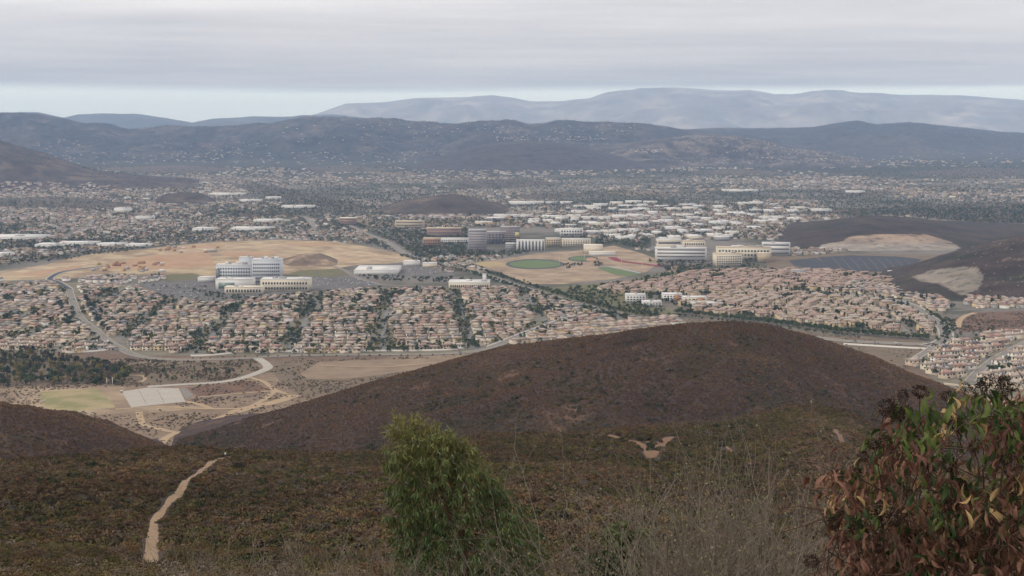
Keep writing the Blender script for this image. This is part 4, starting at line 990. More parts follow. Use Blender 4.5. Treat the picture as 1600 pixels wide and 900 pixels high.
block('trailer', 'white trailer on the edge of the quarry lot', 1388, 1400, 426.5, 423.5, 8, M_WHITE, M_WROOF)
for k, (a, b, c, d, lab, wm) in enumerate(((978, 1009, 474, 461, 'white flat roofed apartment block left of its twin', M_WHITE), (1036, 1066, 472, 460, 'white and orange flat roofed apartment block, middle one', M_WHITE), (1068, 1104, 476, 465, 'white and orange flat roofed apartment block, right one', M_CREAM), (1004, 1034, 480, 472, 'low white flats in front of the apartment blocks', M_WHITE), (1080, 1130, 481, 474, 'long low white flats at the condominium corner', M_WHITE))):
    o, W, H = block('apartment', lab, a, b, c, d, 26, wm, M_WROOF, cols=6, rows_=3, units=1, group='flat roofed apartments')
    if k in (1, 2): part('accent_panel', box_mesh('accent_panel', W * .1, W * .34, -.7, .05, 0, H * .95, mat('orange_panel', (0.40, 0.20, 0.10))), o)
# cranes
def crane(px, pyb, pyt, jib_l, jib_r, label):
    g = on_valley(px, pyb); s = scale_at(px, pyb); H = (pyb - pyt) * s
    o = thing('tower_crane', label, 'crane', (g.x, g.y, g.z + .2))
    m = mat('crane_yellow', (0.45, 0.30, 0.15), 0.7)
    b = []
    for sx in (-1, 1):
        for sy in (-1, 1): b.append((sx * 1.3 - .25, sx * 1.3 + .25, sy * 1.3 - .25, sy * 1.3 + .25, 0, H))
    z = 0
    while z < H: b.append((-1.4, 1.4, -1.4, 1.4, z, z + .35)); z += 3.0
    v, q = boxes(b); part('mast', np_mesh('mast', v, np.array(q), m), o)
    b = [(jib_l * s, jib_r * s, -.8, -.4, H * .9, H * .9 + .6), (jib_l * s, jib_r * s, .4, .8, H * .9, H * .9 + .6), (jib_l * s, jib_r * s, -.3, .3, H * .9 + 1.8, H * .9 + 2.3)]
    x = jib_l * s
    while x < jib_r * s: b.append((x, x + .3, -.8, .8, H * .9, H * .9 + 2.3)); x += 3
    v, q = boxes(b); part('jib', np_mesh('jib', v, np.array(q), m), o)
    end = jib_r if abs(jib_r) < abs(jib_l) else jib_l
    part('counterweight', box_mesh('counterweight', end * s - 1.5, end * s + 1.5, -1.2, 1.2, H * .9 - 2.5, H * .9 - .1, M_GREYC), o)
    part('cabin', box_mesh('cabin', 1.5, 3.5, -1.2, 1.2, H * .9 - 2.6, H * .9 - .1, M_WHITE), o)
crane(795, 378, 337, -9, 4, 'tall tower crane beside the dark unfinished tower')
crane(759, 386, 345, -5, 22, 'tower crane with a long jib over the scaffolded building')
# warehouses of the industrial park and other big roofs
def shed(pxl, pxr, pyb, hm, depth, label, group, wm=None, rm=None):
    s = scale_at((pxl + pxr) / 2, pyb)
    block('warehouse', label, pxl, pxr, pyb, pyb - hm / s, depth, wm or M_WHITE, rm or M_WROOF, 'warehouse', group=group, parapet=.8, yaw=float(RNG.uniform(-8, 8)), units=int(RNG.integers(0, 3)))
IND = [(838, 1000, 318, 326, 10), (900, 1240, 328, 336, 15), (850, 1230, 337, 346, 18), (830, 1200, 348, 356, 17), (860, 1170, 359, 368, 13), (940, 1120, 370, 378, 9), (740, 880, 340, 352, 9), (1000, 1240, 318, 328, 9)]
for si_, (a, b, y0, y1, n) in enumerate(IND):
    xs = np.sort(np.linspace(a, b, n) + RNG.uniform(-8, 8, n))
    STRIP = ['farthest left', 'upper', 'middle', 'lower', 'near', 'campus side', 'construction side', 'farthest right'][si_]
    for xi_, x in enumerate(xs):
        w = RNG.uniform(11, 27); y = RNG.uniform(y0, y1)
        shed(x, x + w, y, RNG.uniform(7, 11), RNG.uniform(35, 80), 'pale flat roofed warehouse, ' + (f'{ORD[xi_]} from left' if xi_ < 12 else f'{ORD[n - xi_ - 1]} from right') + f' in {STRIP} strip of industrial park', 'industrial park warehouses', RNG.choice([M_WHITE, M_WHITE, M_CREAM, M_GREYC]))
for a in [(-20, 60, 376, 10, 110, 'big white store at the far left edge'), (54, 92, 388, 10, 60, 'cream box store in the car dealers yard'), (-15, 13, 403, 11, 40, 'cream building cut by the left edge below the dealers'), (92, 150, 384, 8, 60, 'wide white dealer hall among parked cars'), (150, 190, 386, 8, 50, 'blue white dealer hall among parked cars'), (195, 232, 386, 6, 50, 'pale pink roofed hall beside the graded land'),
          (795, 850, 320, 10, 90, 'long white warehouse left end of the industrial park'), (325, 380, 306, 9, 110, 'long white warehouse on the left slope'), (372, 402, 316, 9, 80, 'white warehouse below the left slope'), (415, 438, 312, 10, 70, 'white box warehouse near the dark creek'), (440, 490, 326, 10, 70, 'wide white warehouse above the creek bend'),
          (300, 330, 362, 10, 60, 'pale shopping hall among the left streets'), (360, 420, 361, 9, 70, 'long pale shopping hall beside the avenue'), (395, 437, 348, 9, 60, 'cream shopping hall left of the avenue'), (178, 200, 333, 18, 40, 'white apartment slab on the left slope'), (212, 240, 344, 12, 40, 'white apartment row in the left town'),
          (233, 275, 247.5, 9, 170, 'far white warehouse below the left range'), (245, 298, 241, 9, 170, 'farthest long white warehouse below the left range'), (280, 320, 252, 8, 120, 'far low warehouse right of the white pair'), (424, 500, 250, 8, 150, 'far long white greenhouse row'), (505, 580, 249, 8, 150, 'far white greenhouse row at its right end'), (543, 578, 244.5, 10, 120, 'far white box above the greenhouse row'),
          (1130, 1185, 300, 9, 90, 'wide white school roof in the far right town'), (1325, 1352, 302, 9, 90, 'white hall in the far right town'), (1270, 1300, 331, 9, 50, 'white hall beside the dark trees at the right'), (1115, 1145, 372, 8, 40, 'pale hall behind the campus')]:
    shed(*a, None)

# ---- site works on the graded land
def car_mesh(name, m):
    v, q = boxes([(-2.2, 2.2, -.9, .9, .3, .85)])
    a = len(v); v += [(-1.3, -.8, .853), (1.2, -.8, .853), (1.2, .8, .853), (-1.3, .8, .853), (-.8, -.68, 1.45), (.7, -.68, 1.45), (.7, .68, 1.45), (-.8, .68, 1.45)]
    q += [(a + 4, a + 5, a + 6, a + 7), (a, a + 1, a + 5, a + 4), (a + 1, a + 2, a + 6, a + 5), (a + 2, a + 3, a + 7, a + 6), (a + 3, a, a + 4, a + 7)]
    for sx in (-1.4, 1.35):
        for sy in (-.95, .75):
            vv, qq = boxes([(sx - .33, sx + .33, sy, sy + .2, 0, .66)]); b = len(v); v += vv; q += [tuple(i + b for i in f) for f in qq]
    me = np_mesh(name, v, np.array(q), m); me.materials.append(M_GLASS)
    for i in (6, 7, 8, 9): me.polygons[i].material_index = 1
    return me
CARS = [(n, car_mesh('parked_car', mat('car_' + n, c, 0.35, spec=0.5))) for n, c in (('white', (0.7, 0.7, 0.7)), ('silver', (0.4, 0.41, 0.42)), ('black', (0.02, 0.02, 0.022)), ('grey', (0.13, 0.135, 0.14)), ('red', (0.28, 0.03, 0.03)), ('blue', (0.05, 0.09, 0.2)))]
LOTS = [([(225, 446), (262, 443), (318, 444), (330, 460), (330, 470), (270, 463)], 120, 'in the car park left of the hospital', 'cars in the left hospital car park', 8),
        ([(482, 434), (556, 436), (590, 445), (556, 448), (488, 447)], 75, 'in the car park right of the hospital', 'cars in the right hospital car park', 4),
        ([(624, 416), (680, 414), (700, 428), (640, 430)], 55, 'in the retail car park', 'cars in the retail car park', 10),
        ([(70, 389), (120, 385), (185, 384), (180, 392), (110, 394)], 50, 'in the car dealers yard', 'cars in the dealers yard', 0)]
CARPOS = []
for poly, cnt, where, grp, ang in LOTS:
    P = world_poly(poly); A = np.array(P); c = A.mean(0); ca, sa = math.cos(math.radians(ang)), math.sin(math.radians(ang))
    cand = []
    r = np.abs(A - c).max() * 1.5
    for j, t in enumerate(np.arange(-r, r, 11.0)):
        for x in np.arange(-r, r, 2.9):
            cand.append((c[0] + ca * x - sa * t, c[1] + sa * x + ca * t))
    cand = np.array(cand); cand = cand[in_poly(cand[:, 0], cand[:, 1], P)]
    RNG.shuffle(cand)
    for (x, y) in cand[:cnt]:
        n, me = CARS[int(RNG.choice(6, p=[.3, .22, .16, .2, .06, .06]))]
        thing('parked_car', f'{n} car parked {where}', 'car', (x, y, float(valley(y)) + .6), math.radians(ang + 90), grp, me)
for k in range(26):
    L, hw = ROADS[int(RNG.choice([1, 3, 1, 1, 4]))]
    i = int(RNG.integers(3, len(L) - 3)); t = L[i + 1] - L[i]; t /= np.linalg.norm(t); s = 1 if k % 2 else -1
    x, y = L[i] + np.array((-t[1], t[0])) * s * 3.0
    if not seen(np.array([x]), np.array([y]), 1)[0]: continue
    n, me = CARS[int(RNG.choice(6, p=[.3, .22, .16, .2, .06, .06]))]
    thing('car', f'{n} car driving on a boulevard beside the houses', 'car', (x, y, float(valley(y)) + .72), math.atan2(t[1], t[0]), 'cars on the boulevards', me)
SITE = [mat('lumber', (0.38, 0.24, 0.14)), M_WHITE, M_GREYC, mat('rust_steel', (0.30, 0.15, 0.09))]
for k in range(46):
    px, py = (RNG.uniform(145, 260), RNG.uniform(411, 425)) if k < 30 else (RNG.uniform(250, 340), RNG.uniform(386, 396))
    g = on_valley(px, py); w, d, h = RNG.uniform(5, 16), RNG.uniform(4, 10), RNG.uniform(2.5, 6)
    i = int(RNG.choice(4, p=[.5, .2, .15, .15]))
    o = thing('site_shed', ['timber framed house shell', 'white site trailer', 'grey material stack', 'rusty steel container'][i] + ' on the graded land', 'site building', (g.x, g.y, g.z + .4), RNG.uniform(0, 3), 'construction site')
    part('wall', box_mesh('wall', -w / 2, w / 2, -d / 2, d / 2, 0, h, SITE[i]), o)
    if i == 0:
        v, q, t_ = [], [], []; hip(v, q, t_, -w / 2 - .3, w / 2 + .3, -d / 2 - .3, d / 2 + .3, h + .003, 1.6, True)
        part('roof', np_mesh('roof', v, [np.array(q), np.array(t_)], SITE[0]), o)
    else: part('roof', box_mesh('roof', -w / 2 - .15, w / 2 + .15, -d / 2 - .15, d / 2 + .15, h + .003, h + .25, SITE[i]), o)
# goal frame, light poles, shed by the lot
g = on_valley(69, 628)
o = thing('goal_frame', 'small white goal frame at the left end of the sports field', 'goal', (g.x, g.y, g.z + .3), 1.2)
for nm, b in (('post', (-2.6, -2.4, -.1, .1, 0, 2.4)), ('post', (2.4, 2.6, -.1, .1, 0, 2.4)), ('crossbar', (-2.6, 2.6, -.1, .1, 2.403, 2.6)), ('net', (-2.4, 2.4, 1.2, 1.25, 0, 1.5))): part(nm, box_mesh(nm, *b, M_WHITE), o)
g = on_valley(190, 614)
o = thing('utility_shed', 'small white topped shed at the corner of the gravel lot', 'shed', (g.x, g.y, g.z + .3), .3)
part('wall', box_mesh('wall', -1.4, 1.4, -1.2, 1.2, 0, 2.2, M_GREYC), o); part('roof', box_mesh('roof', -1.6, 1.6, -1.4, 1.4, 2.203, 3.1, M_WHITE), o)
for (a, b, c, d), lab in (((217, 610, 229, 632), 'dark dividing rail across the left part of the gravel lot'), ((246, 610, 257, 630), 'dark dividing rail across the right part of the gravel lot')):
    p, q = on_valley(a, b), on_valley(c, d)
    wall_along('rail', None, .5, .3, mat('rail_dark', (0.16, 0.145, 0.125)), lab, 'rail', line=np.array([(p.x, p.y), ((p.x + q.x) / 2, (p.y + q.y) / 2), (q.x, q.y)]))
for px, py, top in ((913, 409, 397), (971, 419, 404), (1003, 424, 409), (874, 415, 400), (342, 503, 488), (176, 603, 590), (167, 603, 591)):
    g = on_valley(px, py); s = scale_at(px, py); H = (py - top) * s
    o = thing('light_pole', 'thin pale pole ' + {913: 'beside the small ball field', 971: 'left of the running track', 1003: 'right of the soccer field', 874: 'behind the oval ball field', 342: 'standing among the tract houses', 176: 'at the creek trees, right one', 167: 'at the creek trees, left one'}[px], 'pole', (g.x, g.y, g.z))
    part('mast', box_mesh('mast', -.25, .25, -.25, .25, 0, H, M_WHITE), o); part('lamp_head', box_mesh('lamp_head', -1.3, 1.3, -.3, .3, H + .003, H + .8, M_GREYC), o)

# ================================================================ vegetation
def leaf_blob(name, n, size, lumps, rx, rz, z0, seed, material, squash=0.0, aspect=1.5):
    """a crown of n leaf-sprays spread over several lumps; uneven outline, gaps between"""
    r = np.random.default_rng(seed)
    L = []
    for k in range(lumps):
        a, q = r.uniform(0, 2 * math.pi), r.uniform(0, 1) ** 0.5
        L.append((math.cos(a) * q * rx * .6, math.sin(a) * q * rx * .6, z0 + rz * r.uniform(-.55, .6), rx * r.uniform(.35, .6)))
    L = np.array(L)
    i = r.integers(0, lumps, n)
    d = r.normal(size=(n, 3)); d /= np.linalg.norm(d, axis=1)[:, None]
    d[:, 2] = np.where(d[:, 2] < -.35, -d[:, 2], d[:, 2])
    c = L[i, :3] + d * (L[i, 3] * r.uniform(.7, 1.08, n))[:, None] * np.array((1, 1, rz / rx))
    nrm = d + r.normal(size=(n, 3)) * .55; nrm /= np.linalg.norm(nrm, axis=1)[:, None]
    t = np.cross(nrm, r.normal(size=(n, 3))); t /= np.linalg.norm(t, axis=1)[:, None]
    b = np.cross(nrm, t)
    s = size * r.uniform(.6, 1.4, n)[:, None]
    V = np.stack([c - t * s, c - b * s / aspect * .8 + t * s * .1, c + t * s, c + b * s / aspect], 1).reshape(-1, 3)
    V[:, 2] = np.maximum(V[:, 2], 0.02)
    return np_mesh(name, V, np.arange(4 * n).reshape(n, 4), material)
def inst_mat(name, jitter=0.3, size=1.0, rough=0.95, transl=0.0):
    """foliage whose colour is carried by each plant, broken up by noise"""
    m = bpy.data.materials.new(name); m.use_nodes = True
    n, l = m.node_tree.nodes, m.node_tree.links
    b = n['Principled BSDF']; b.inputs['Roughness'].default_value = rough; b.inputs['Specular IOR Level'].default_value = 0.12
    a = n.new('ShaderNodeAttribute'); a.attribute_name = 'tint'; a.attribute_type = 'INSTANCER'
    g = n.new('ShaderNodeNewGeometry'); t = n.new('ShaderNodeTexNoise'); t.inputs['Scale'].default_value = 1 / size; t.inputs['Detail'].default_value = 2
    l.new(g.outputs['Position'], t.inputs['Vector'])
    r = n.new('ShaderNodeMapRange'); l.new(t.outputs['Fac'], r.inputs[0])
    r.inputs['From Min'].default_value = .3; r.inputs['From Max'].default_value = .7; r.inputs['To Min'].default_value = 1 - jitter; r.inputs['To Max'].default_value = 1 + jitter
    x = n.new('ShaderNodeVectorMath'); x.operation = 'SCALE'; l.new(a.outputs['Color'], x.inputs[0]); l.new(r.outputs[0], x.inputs['Scale']); l.new(x.outputs[0], b.inputs['Base Color'])
    return m
def scatter(name, P, scl, rot, idx, tint, protos, label, cat):
    """one mass of plants: every point carries its own size, turn, kind and colour"""
    P = np.asarray(P, np.float32); n = len(P)
    me = bpy.data.meshes.new(name); me.vertices.add(n); me.vertices.foreach_set('co', P.ravel())
    def A(nm, ty, key, v): me.attributes.new(nm, ty, 'POINT').data.foreach_set(key, np.asarray(v).ravel())
    A('scl', 'FLOAT_VECTOR', 'vector', np.asarray(scl, np.float32)); A('turn', 'FLOAT', 'value', np.asarray(rot, np.float32)); A('kindof', 'INT', 'value', np.asarray(idx, np.int32))
    A('tint', 'FLOAT_COLOR', 'color', np.concatenate([np.asarray(tint, np.float32), np.ones((n, 1), np.float32)], 1))
    me.update()
    o = link(name, me)
    c = bpy.data.collections.new(name + '_kinds')
    for k, pm in enumerate(protos): c.objects.link(bpy.data.objects.new(f'{name}_kind_{k:02d}', pm))
    ng = bpy.data.node_groups.new(name, 'GeometryNodeTree')
    ng.interface.new_socket('Geometry', in_out='INPUT', socket_type='NodeSocketGeometry'); ng.interface.new_socket('Geometry', in_out='OUTPUT', socket_type='NodeSocketGeometry')
    N_, L_ = ng.nodes, ng.links
    gi, go = N_.new('NodeGroupInput'), N_.new('NodeGroupOutput')
    ci = N_.new('GeometryNodeCollectionInfo'); ci.inputs['Collection'].default_value = c; ci.inputs['Separate Children'].default_value = True; ci.inputs['Reset Children'].default_value = True
    ip = N_.new('GeometryNodeInstanceOnPoints'); ip.inputs['Pick Instance'].default_value = True
    def na(nm, ty):
        x = N_.new('GeometryNodeInputNamedAttribute'); x.data_type = ty; x.inputs['Name'].default_value = nm; return x.outputs['Attribute']
    cx_ = N_.new('ShaderNodeCombineXYZ'); L_.new(na('turn', 'FLOAT'), cx_.inputs['Z'])
    L_.new(gi.outputs[0], ip.inputs['Points']); L_.new(ci.outputs[0], ip.inputs['Instance']); L_.new(na('kindof', 'INT'), ip.inputs['Instance Index'])
    L_.new(cx_.outputs[0], ip.inputs['Rotation']); L_.new(na('scl', 'FLOAT_VECTOR'), ip.inputs['Scale']); L_.new(ip.outputs[0], go.inputs[0])
    o.modifiers.new('scatter', 'NODES').node_group = ng
    return stuff(o, label, cat)
M_BRUSH = inst_mat('brush_leaf', 0.4, 0.9); M_FARLEAF = inst_mat('far_leaf', 0.35, 5.0)

# ---- chaparral
BR_NEAR = [leaf_blob(f'brush_{k}', 130, .17, 7, 1.0, .62, .45, 200 + k, M_BRUSH) for k in range(6)]
BR_CLOSE = [leaf_blob(f'brush_close_{k}', 620, .065, 10, 1.0, .62, .45, 240 + k, M_BRUSH, aspect=2.0) for k in range(3)]
BR_MID = [leaf_blob(f'brush_mid_{k}', 46, .30, 5, 1.0, .6, .42, 220 + k, M_BRUSH) for k in range(5)]
BC = np.array([(0.084, 0.060, 0.041), (0.096, 0.063, 0.036), (0.076, 0.065, 0.031), (0.084, 0.070, 0.057), (0.054, 0.055, 0.024), (0.098, 0.078, 0.042)])
def hollows(h, X, Y, d):
    """positive in gullies, negative on spurs"""
    return (h(X + d, Y) + h(X - d, Y) + h(X, Y + d) + h(X, Y - d)) / 4 - h(X, Y)
def brush_colors(X, Y, s, w_, seed, hol=None):
    """which shrub grows where: patches of each kind"""
    n = len(X); w = np.array(w_, float)[None, :] * np.ones((n, 1))
    for k in range(6): w[:, k] *= np.exp(2.6 * fbm(X, Y, s * (1 + .3 * k), 4, seed + 7 * k))
    if hol is not None:      # greener in hollows, browner on spurs: plant pattern, and relief shading put into colour
        g = np.clip(hol, -1, 1)
        w[:, [2, 4]] *= np.exp(1.6 * g)[:, None]; w[:, [0, 1, 5]] *= np.exp(-.9 * g)[:, None]
    w /= w.sum(1, keepdims=True)
    i = (RNG.random(n)[:, None] > np.cumsum(w, 1)).sum(1).clip(0, 5)
    return BC[i] * RNG.uniform(.72, 1.32, (n, 1)) * (1 + .45 * fbm(X, Y, s * 1.8, 4, seed + 90))[:, None]
def dist_to(X, Y, L):
    d = np.full(len(X), 1e9)
    mn, mx = L.min(0) - 8, L.max(0) + 8
    k = np.nonzero((X > mn[0]) & (X < mx[0]) & (Y > mn[1]) & (Y < mx[1]))[0]
    if len(k): d[k] = np.sqrt(((np.stack([X[k], Y[k]], 1)[:, None, :] - L[None]) ** 2).sum(-1)).min(1)
    return d
n = 150000
Yb = np.sqrt(RNG.uniform(70 ** 2, 760 ** 2, n)); ub = RNG.uniform(-.42, .42, n); Xb = ub * Yb
kp = Yb < np.interp(ub, _nu, _ny) + 25
Xb, Yb = Xb[kp], Yb[kp]
ok = np.ones(len(Xb), bool)
ok &= dist_to(Xb, Yb, TRAIL) > RNG.uniform(1.7, 2.1, len(Xb))
for L in BARE: ok &= dist_to(Xb, Yb, L) > RNG.uniform(2.4, 4.2, len(Xb))
dl = ~((np.abs(Xb) < .2 * Yb) & (Yb < 75))
Xb, Yb = Xb[ok & dl], Yb[ok & dl]
Zb = near_h(Xb, Yb); s = (RNG.uniform(.5, 1.0, len(Xb)) + .7 * RNG.random(len(Xb)) ** 6) * (1 + .3 * fbm(Xb, Yb, 25, 3, 15))
scatter('near_chaparral', np.stack([Xb, Yb, Zb - .15], 1), np.stack([s * RNG.uniform(.9, 1.3, len(s)), s, s * RNG.uniform(.75, 1.25, len(s))], 1), RNG.uniform(0, 6.28, len(s)), np.where(Yb < 190, RNG.integers(6, 9, len(s)), RNG.integers(0, 6, len(s))),
        brush_colors(Xb, Yb, 45, (1.2, .38, 1.0, .5, .25, .22), 301, hollows(near_h, Xb, Yb, 12) / .5 + 1.3 * sstep(.02, .16, Xb / Yb) * sstep(330, 520, Yb)) * np.array((1.20, 1.10, .98)) * (1 + .12 * sstep(.05, .18, Xb / Yb) * sstep(400, 560, Yb))[:, None], BR_NEAR + BR_CLOSE, 'dense brown and olive chaparral covering the near ridge', 'brush')
def hill_points(h, n, px0, px1, Y0, Y1, minh=4):
    u = RNG.uniform((px0 - 800) / F, (px1 - 800) / F, n); Y = np.sqrt(RNG.uniform(Y0 ** 2, Y1 ** 2, n)); X = u * Y; Z = h(X, Y)
    k = Z > valley(Y) + minh
    return X[k], Y[k], Z[k]
for nm, h, cnt, a, sd, lab in (('middle_chaparral', mid_hill, 170000, (150, 1720, 760, 1460), 401, 'brown chaparral covering the rounded middle hill'), ('side_chaparral', left_hill, 40000, (-120, 420, 700, 1180), 431, 'brown chaparral covering the side hill')):
    X, Y, Z = hill_points(h, cnt, *a, minh=1)
    k = Z > near_h(X, Y); X, Y, Z = X[k], Y[k], Z[k]
    bare = fbm(X, Y, 40, 5, 87, .62) > RNG.uniform(.2, .75, len(X)); X, Y, Z = X[~bare], Y[~bare], Z[~bare]
    s = RNG.uniform(.6, 1.35, len(X))
    scatter(nm, np.stack([X, Y, Z - .2], 1), np.stack([s * 1.15, s * 1.15, s * RNG.uniform(.7, 1.2, len(s))], 1), RNG.uniform(0, 6.28, len(s)), RNG.integers(0, 5, len(s)),
            brush_colors(X, Y, 70, (1.2, .7, .5, .7, .14, .14), sd, hollows(h, X, Y, 22) / .9 + .9 * fbm(X, Y, 130, 4, sd + 33)) * np.array((1.34, 1.09, .90)), BR_MID, lab, 'brush')
# larger shrubs standing out of the chaparral, mostly in the hollows
for nm, h, cnt, a, d_, lim, lab in (('tall_shrubs', mid_hill, 9000, (150, 1720, 760, 1440), 22, .25, 'taller dark shrubs in the gullies of the middle hill'), ('ridge_shrubs', near_h, 5200, (-40, 1640, 110, 690), 12, .05, 'taller shrubs dotted over the near ridge')):
    X, Y, Z = hill_points(h, cnt, *a, minh=1)
    k = (hollows(h, X, Y, d_) > lim * RNG.uniform(-1.0, 1.6, len(X))) & (dist_to(X, Y, TRAIL) > 4); X, Y, Z = X[k], Y[k], Z[k]
    if h is near_h: k = Y < np.interp(X / Y, _nu, _ny) + 10
    else: k = Z > near_h(X, Y)
    X, Y, Z = X[k], Y[k], Z[k]
    s = RNG.uniform(1.0, 2.1, len(X)) * (1.25 if h is mid_hill else .95)
    scatter(nm, np.stack([X, Y, Z - .2], 1), np.stack([s, s, s * RNG.uniform(.8, 1.2, len(s))], 1), RNG.uniform(0, 6.28, len(s)), RNG.integers(0, 5, len(s)), np.array([(0.040, 0.042, 0.018), (0.050, 0.040, 0.026), (0.066, 0.062, 0.026), (0.085, 0.075, 0.055)])[RNG.choice(4, len(s), p=[.4, .3, .2, .1])] * RNG.uniform(.8, 1.3, (len(s), 1)), BR_NEAR[:5], lab, 'shrubs')
# scrub of the open flat and the creek
def poly_points(poly, n):
    P = np.array(world_poly(poly)); mn, mx = P.min(0), P.max(0)
    q = RNG.uniform(mn, mx, (n, 2)); k = in_poly(q[:, 0], q[:, 1], P.tolist())
    return q[k]
FLATX = [[(60, 611), (155, 605), (300, 604), (293, 630), (205, 640), (76, 648)], [(470, 582), (500, 565), (715, 559), (690, 574), (540, 594), (480, 594)]]
q = np.concatenate([poly_points([(-60, 600), (300, 600), (470, 560), (790, 556), (600, 650), (500, 720), (-60, 720)], 26000), poly_points([(120, 560), (406, 563), (412, 576), (380, 590), (235, 603), (100, 600)], 9000), poly_points([(1040, 494), (1330, 524), (1450, 545), (1440, 590), (1100, 545)], 5000), poly_points([(1488, 500), (1520, 489), (1660, 488), (1660, 520), (1545, 516), (1500, 520)], 5000)])
ok = clear_of_roads(q[:, 0], q[:, 1], 2) & seen(q[:, 0], q[:, 1], 1)
for L_ in [o for o in bpy.data.objects if o.name.startswith('dirt_track')]:
    co = np.array([v.co[:2] for v in L_.data.vertices]); ok &= dist_to(q[:, 0], q[:, 1], co) > 4.5
for fp in FLATX: ok &= ~in_poly(q[:, 0], q[:, 1], world_poly(fp))
ok &= (fbm(q[:, 0], q[:, 1], 45, 4, 61) > RNG.uniform(-.35, .6, len(q)))
q = q[ok]; s = RNG.uniform(.5, 1.6, len(q)) ** 1.2
scatter('flat_scrub', np.column_stack([q, valley(q[:, 1])]), np.stack([s * 1.2, s * 1.2, s], 1), RNG.uniform(0, 6.28, len(s)), RNG.integers(0, 5, len(s)),
        brush_colors(q[:, 0], q[:, 1], 40, (1.2, .7, .7, .9, .2, .3), 461) * 1.35, BR_MID, 'low dry scrub dotted over the open flat', 'brush')

# ---- trees
M_BARK = mat('tree_bark', (0.09, 0.07, 0.05), 0.95)
TREE_T = [('dark green', (0.038, 0.051, 0.023)), ('olive green', (0.062, 0.070, 0.028)), ('dark conifer', (0.027, 0.038, 0.022)), ('yellowing', (0.13, 0.105, 0.035)), ('mid green', (0.042, 0.062, 0.02)), ('brownish bare', (0.085, 0.062, 0.042))]
LEAFM = [mat('leaf_' + n.replace(' ', '_'), c, 0.95, (1.2, tuple(np.array(c) * 1.8), .2)) for n, c in TREE_T]
def crown_shapes(nq, pre, material):
    return [leaf_blob(pre + 'round', nq, .85, 6, 3.3, 2.6, 4.6, 501, material), leaf_blob(pre + 'wide', nq, .95, 8, 4.6, 2.4, 4.6, 502, material),
            leaf_blob(pre + 'cone', nq, .75, 7, 1.7, 4.6, 5.6, 503, material), leaf_blob(pre + 'small', nq // 2, .7, 5, 2.2, 1.7, 2.9, 504, material), leaf_blob(pre + 'loose', nq, .8, 9, 3.2, 3.4, 5.2, 505, material)]
CROWNS = crown_shapes(170, 'crown_', LEAFM[0])
def trunk_mesh(h, r):
    v, q = [], []
    for k, (z, rr) in enumerate(((0, r), (h * .5, r * .75), (h, r * .4))):
        for j in range(6): v.append((math.cos(j * 1.047) * rr + k * .08, math.sin(j * 1.047) * rr, z))
    for k in range(2):
        for j in range(6): q.append((k * 6 + j, k * 6 + (j + 1) % 6, k * 6 + 6 + (j + 1) % 6, k * 6 + 6 + j))
    for a in (0.4, 2.5, 4.4):      # limbs
        b = len(v)
        for (z, rr, d) in ((h * .55, r * .4, 0), (h * .95, r * .2, h * .28)):
            for j in range(4): v.append((math.cos(a) * d + math.cos(j * 1.57) * rr, math.sin(a) * d + math.sin(j * 1.57) * rr, z))
        for j in range(4): q.append((b + j, b + (j + 1) % 4, b + 4 + (j + 1) % 4, b + 4 + j))
    return np_mesh('trunk', v, np.array(q), M_BARK)
TRUNKS = [trunk_mesh(4.5, .28), trunk_mesh(4.4, .34), trunk_mesh(6.5, .24), trunk_mesh(2.8, .18), trunk_mesh(5.2, .28)]
T_ = []         # x, y, shape, colour, scale, where
def cluster(poly, n, shapes, cols, where, s0=.8, s1=1.25, keep=True, house_gap=0.0):
    q = poly_points(poly, n)
    k = seen(q[:, 0], q[:, 1], 6)
    if keep: k &= clear_of_roads(q[:, 0], q[:, 1], 2.0)
    for x, y in q[k]: T_.append((x, y, int(RNG.choice(shapes)), int(RNG.choice(cols)), RNG.uniform(s0, s1), where))
def tree_row(pix, step, shapes, cols, where, off=0.0, s0=.8, s1=1.2, jitx=1.5):
    L = smooth_line([on_valley(*p) for p in pix], step)
    T = np.gradient(L, axis=0); T /= np.linalg.norm(T, axis=1)[:, None]; Nn = np.stack([-T[:, 1], T[:, 0]], 1)
    L = L + Nn * off + RNG.normal(0, jitx, L.shape)
    for x, y in L:
        if seen(np.array([x]), np.array([y]), 8)[0]: T_.append((x, y, int(RNG.choice(shapes)), int(RNG.choice(cols)), RNG.uniform(s0, s1), where))
# street and yard trees of the tracts: between the houses
ALLH = np.array([(h[1][0], h[1][1]) for h in HERO] + [(m[1][0], m[1][1]) for m in MASS] + [(c[1][0], c[1][1]) for c in CON])
def yard(poly, n, where, cols, shapes=(0, 0, 3, 3, 4, 1), gap=7.9, s0=.75, s1=1.45):
    q = poly_points(poly, n); k = seen(q[:, 0], q[:, 1], 6) & clear_of_roads(q[:, 0], q[:, 1], 1.0)
    k &= fbm(q[:, 0], q[:, 1], 90, 3, 77) > RNG.uniform(-.8, .45, len(q)); q = q[k]
    d = np.array([np.min((ALLH[:, 0] - x) ** 2 + (ALLH[:, 1] - y) ** 2) for x, y in q])
    for x, y in q[d > gap ** 2]: T_.append((x, y, int(RNG.choice(shapes)), int(RNG.choice(cols)), RNG.uniform(s0, s1), where))
yard([(-60, 445), (108, 447), (175, 545), (95, 552), (-60, 548)], 4400, 'yard_west', (0, 0, 2, 1, 4, 3))
yard([(122, 446), (258, 467), (330, 478), (560, 455), (800, 452), (1060, 498), (880, 506), (755, 546), (560, 552), (300, 557), (165, 522)], 12500, 'yard', (0, 0, 1, 4, 2, 3, 1))
yard([(880, 507), (1075, 507), (900, 532), (800, 540)], 260, 'yard', (0, 1, 4), (3, 0))
yard([(1418, 566), (1560, 524), (1660, 525), (1660, 606), (1480, 597)], 260, 'corner', (0, 1, 4), (3, 3, 0), 8.5)
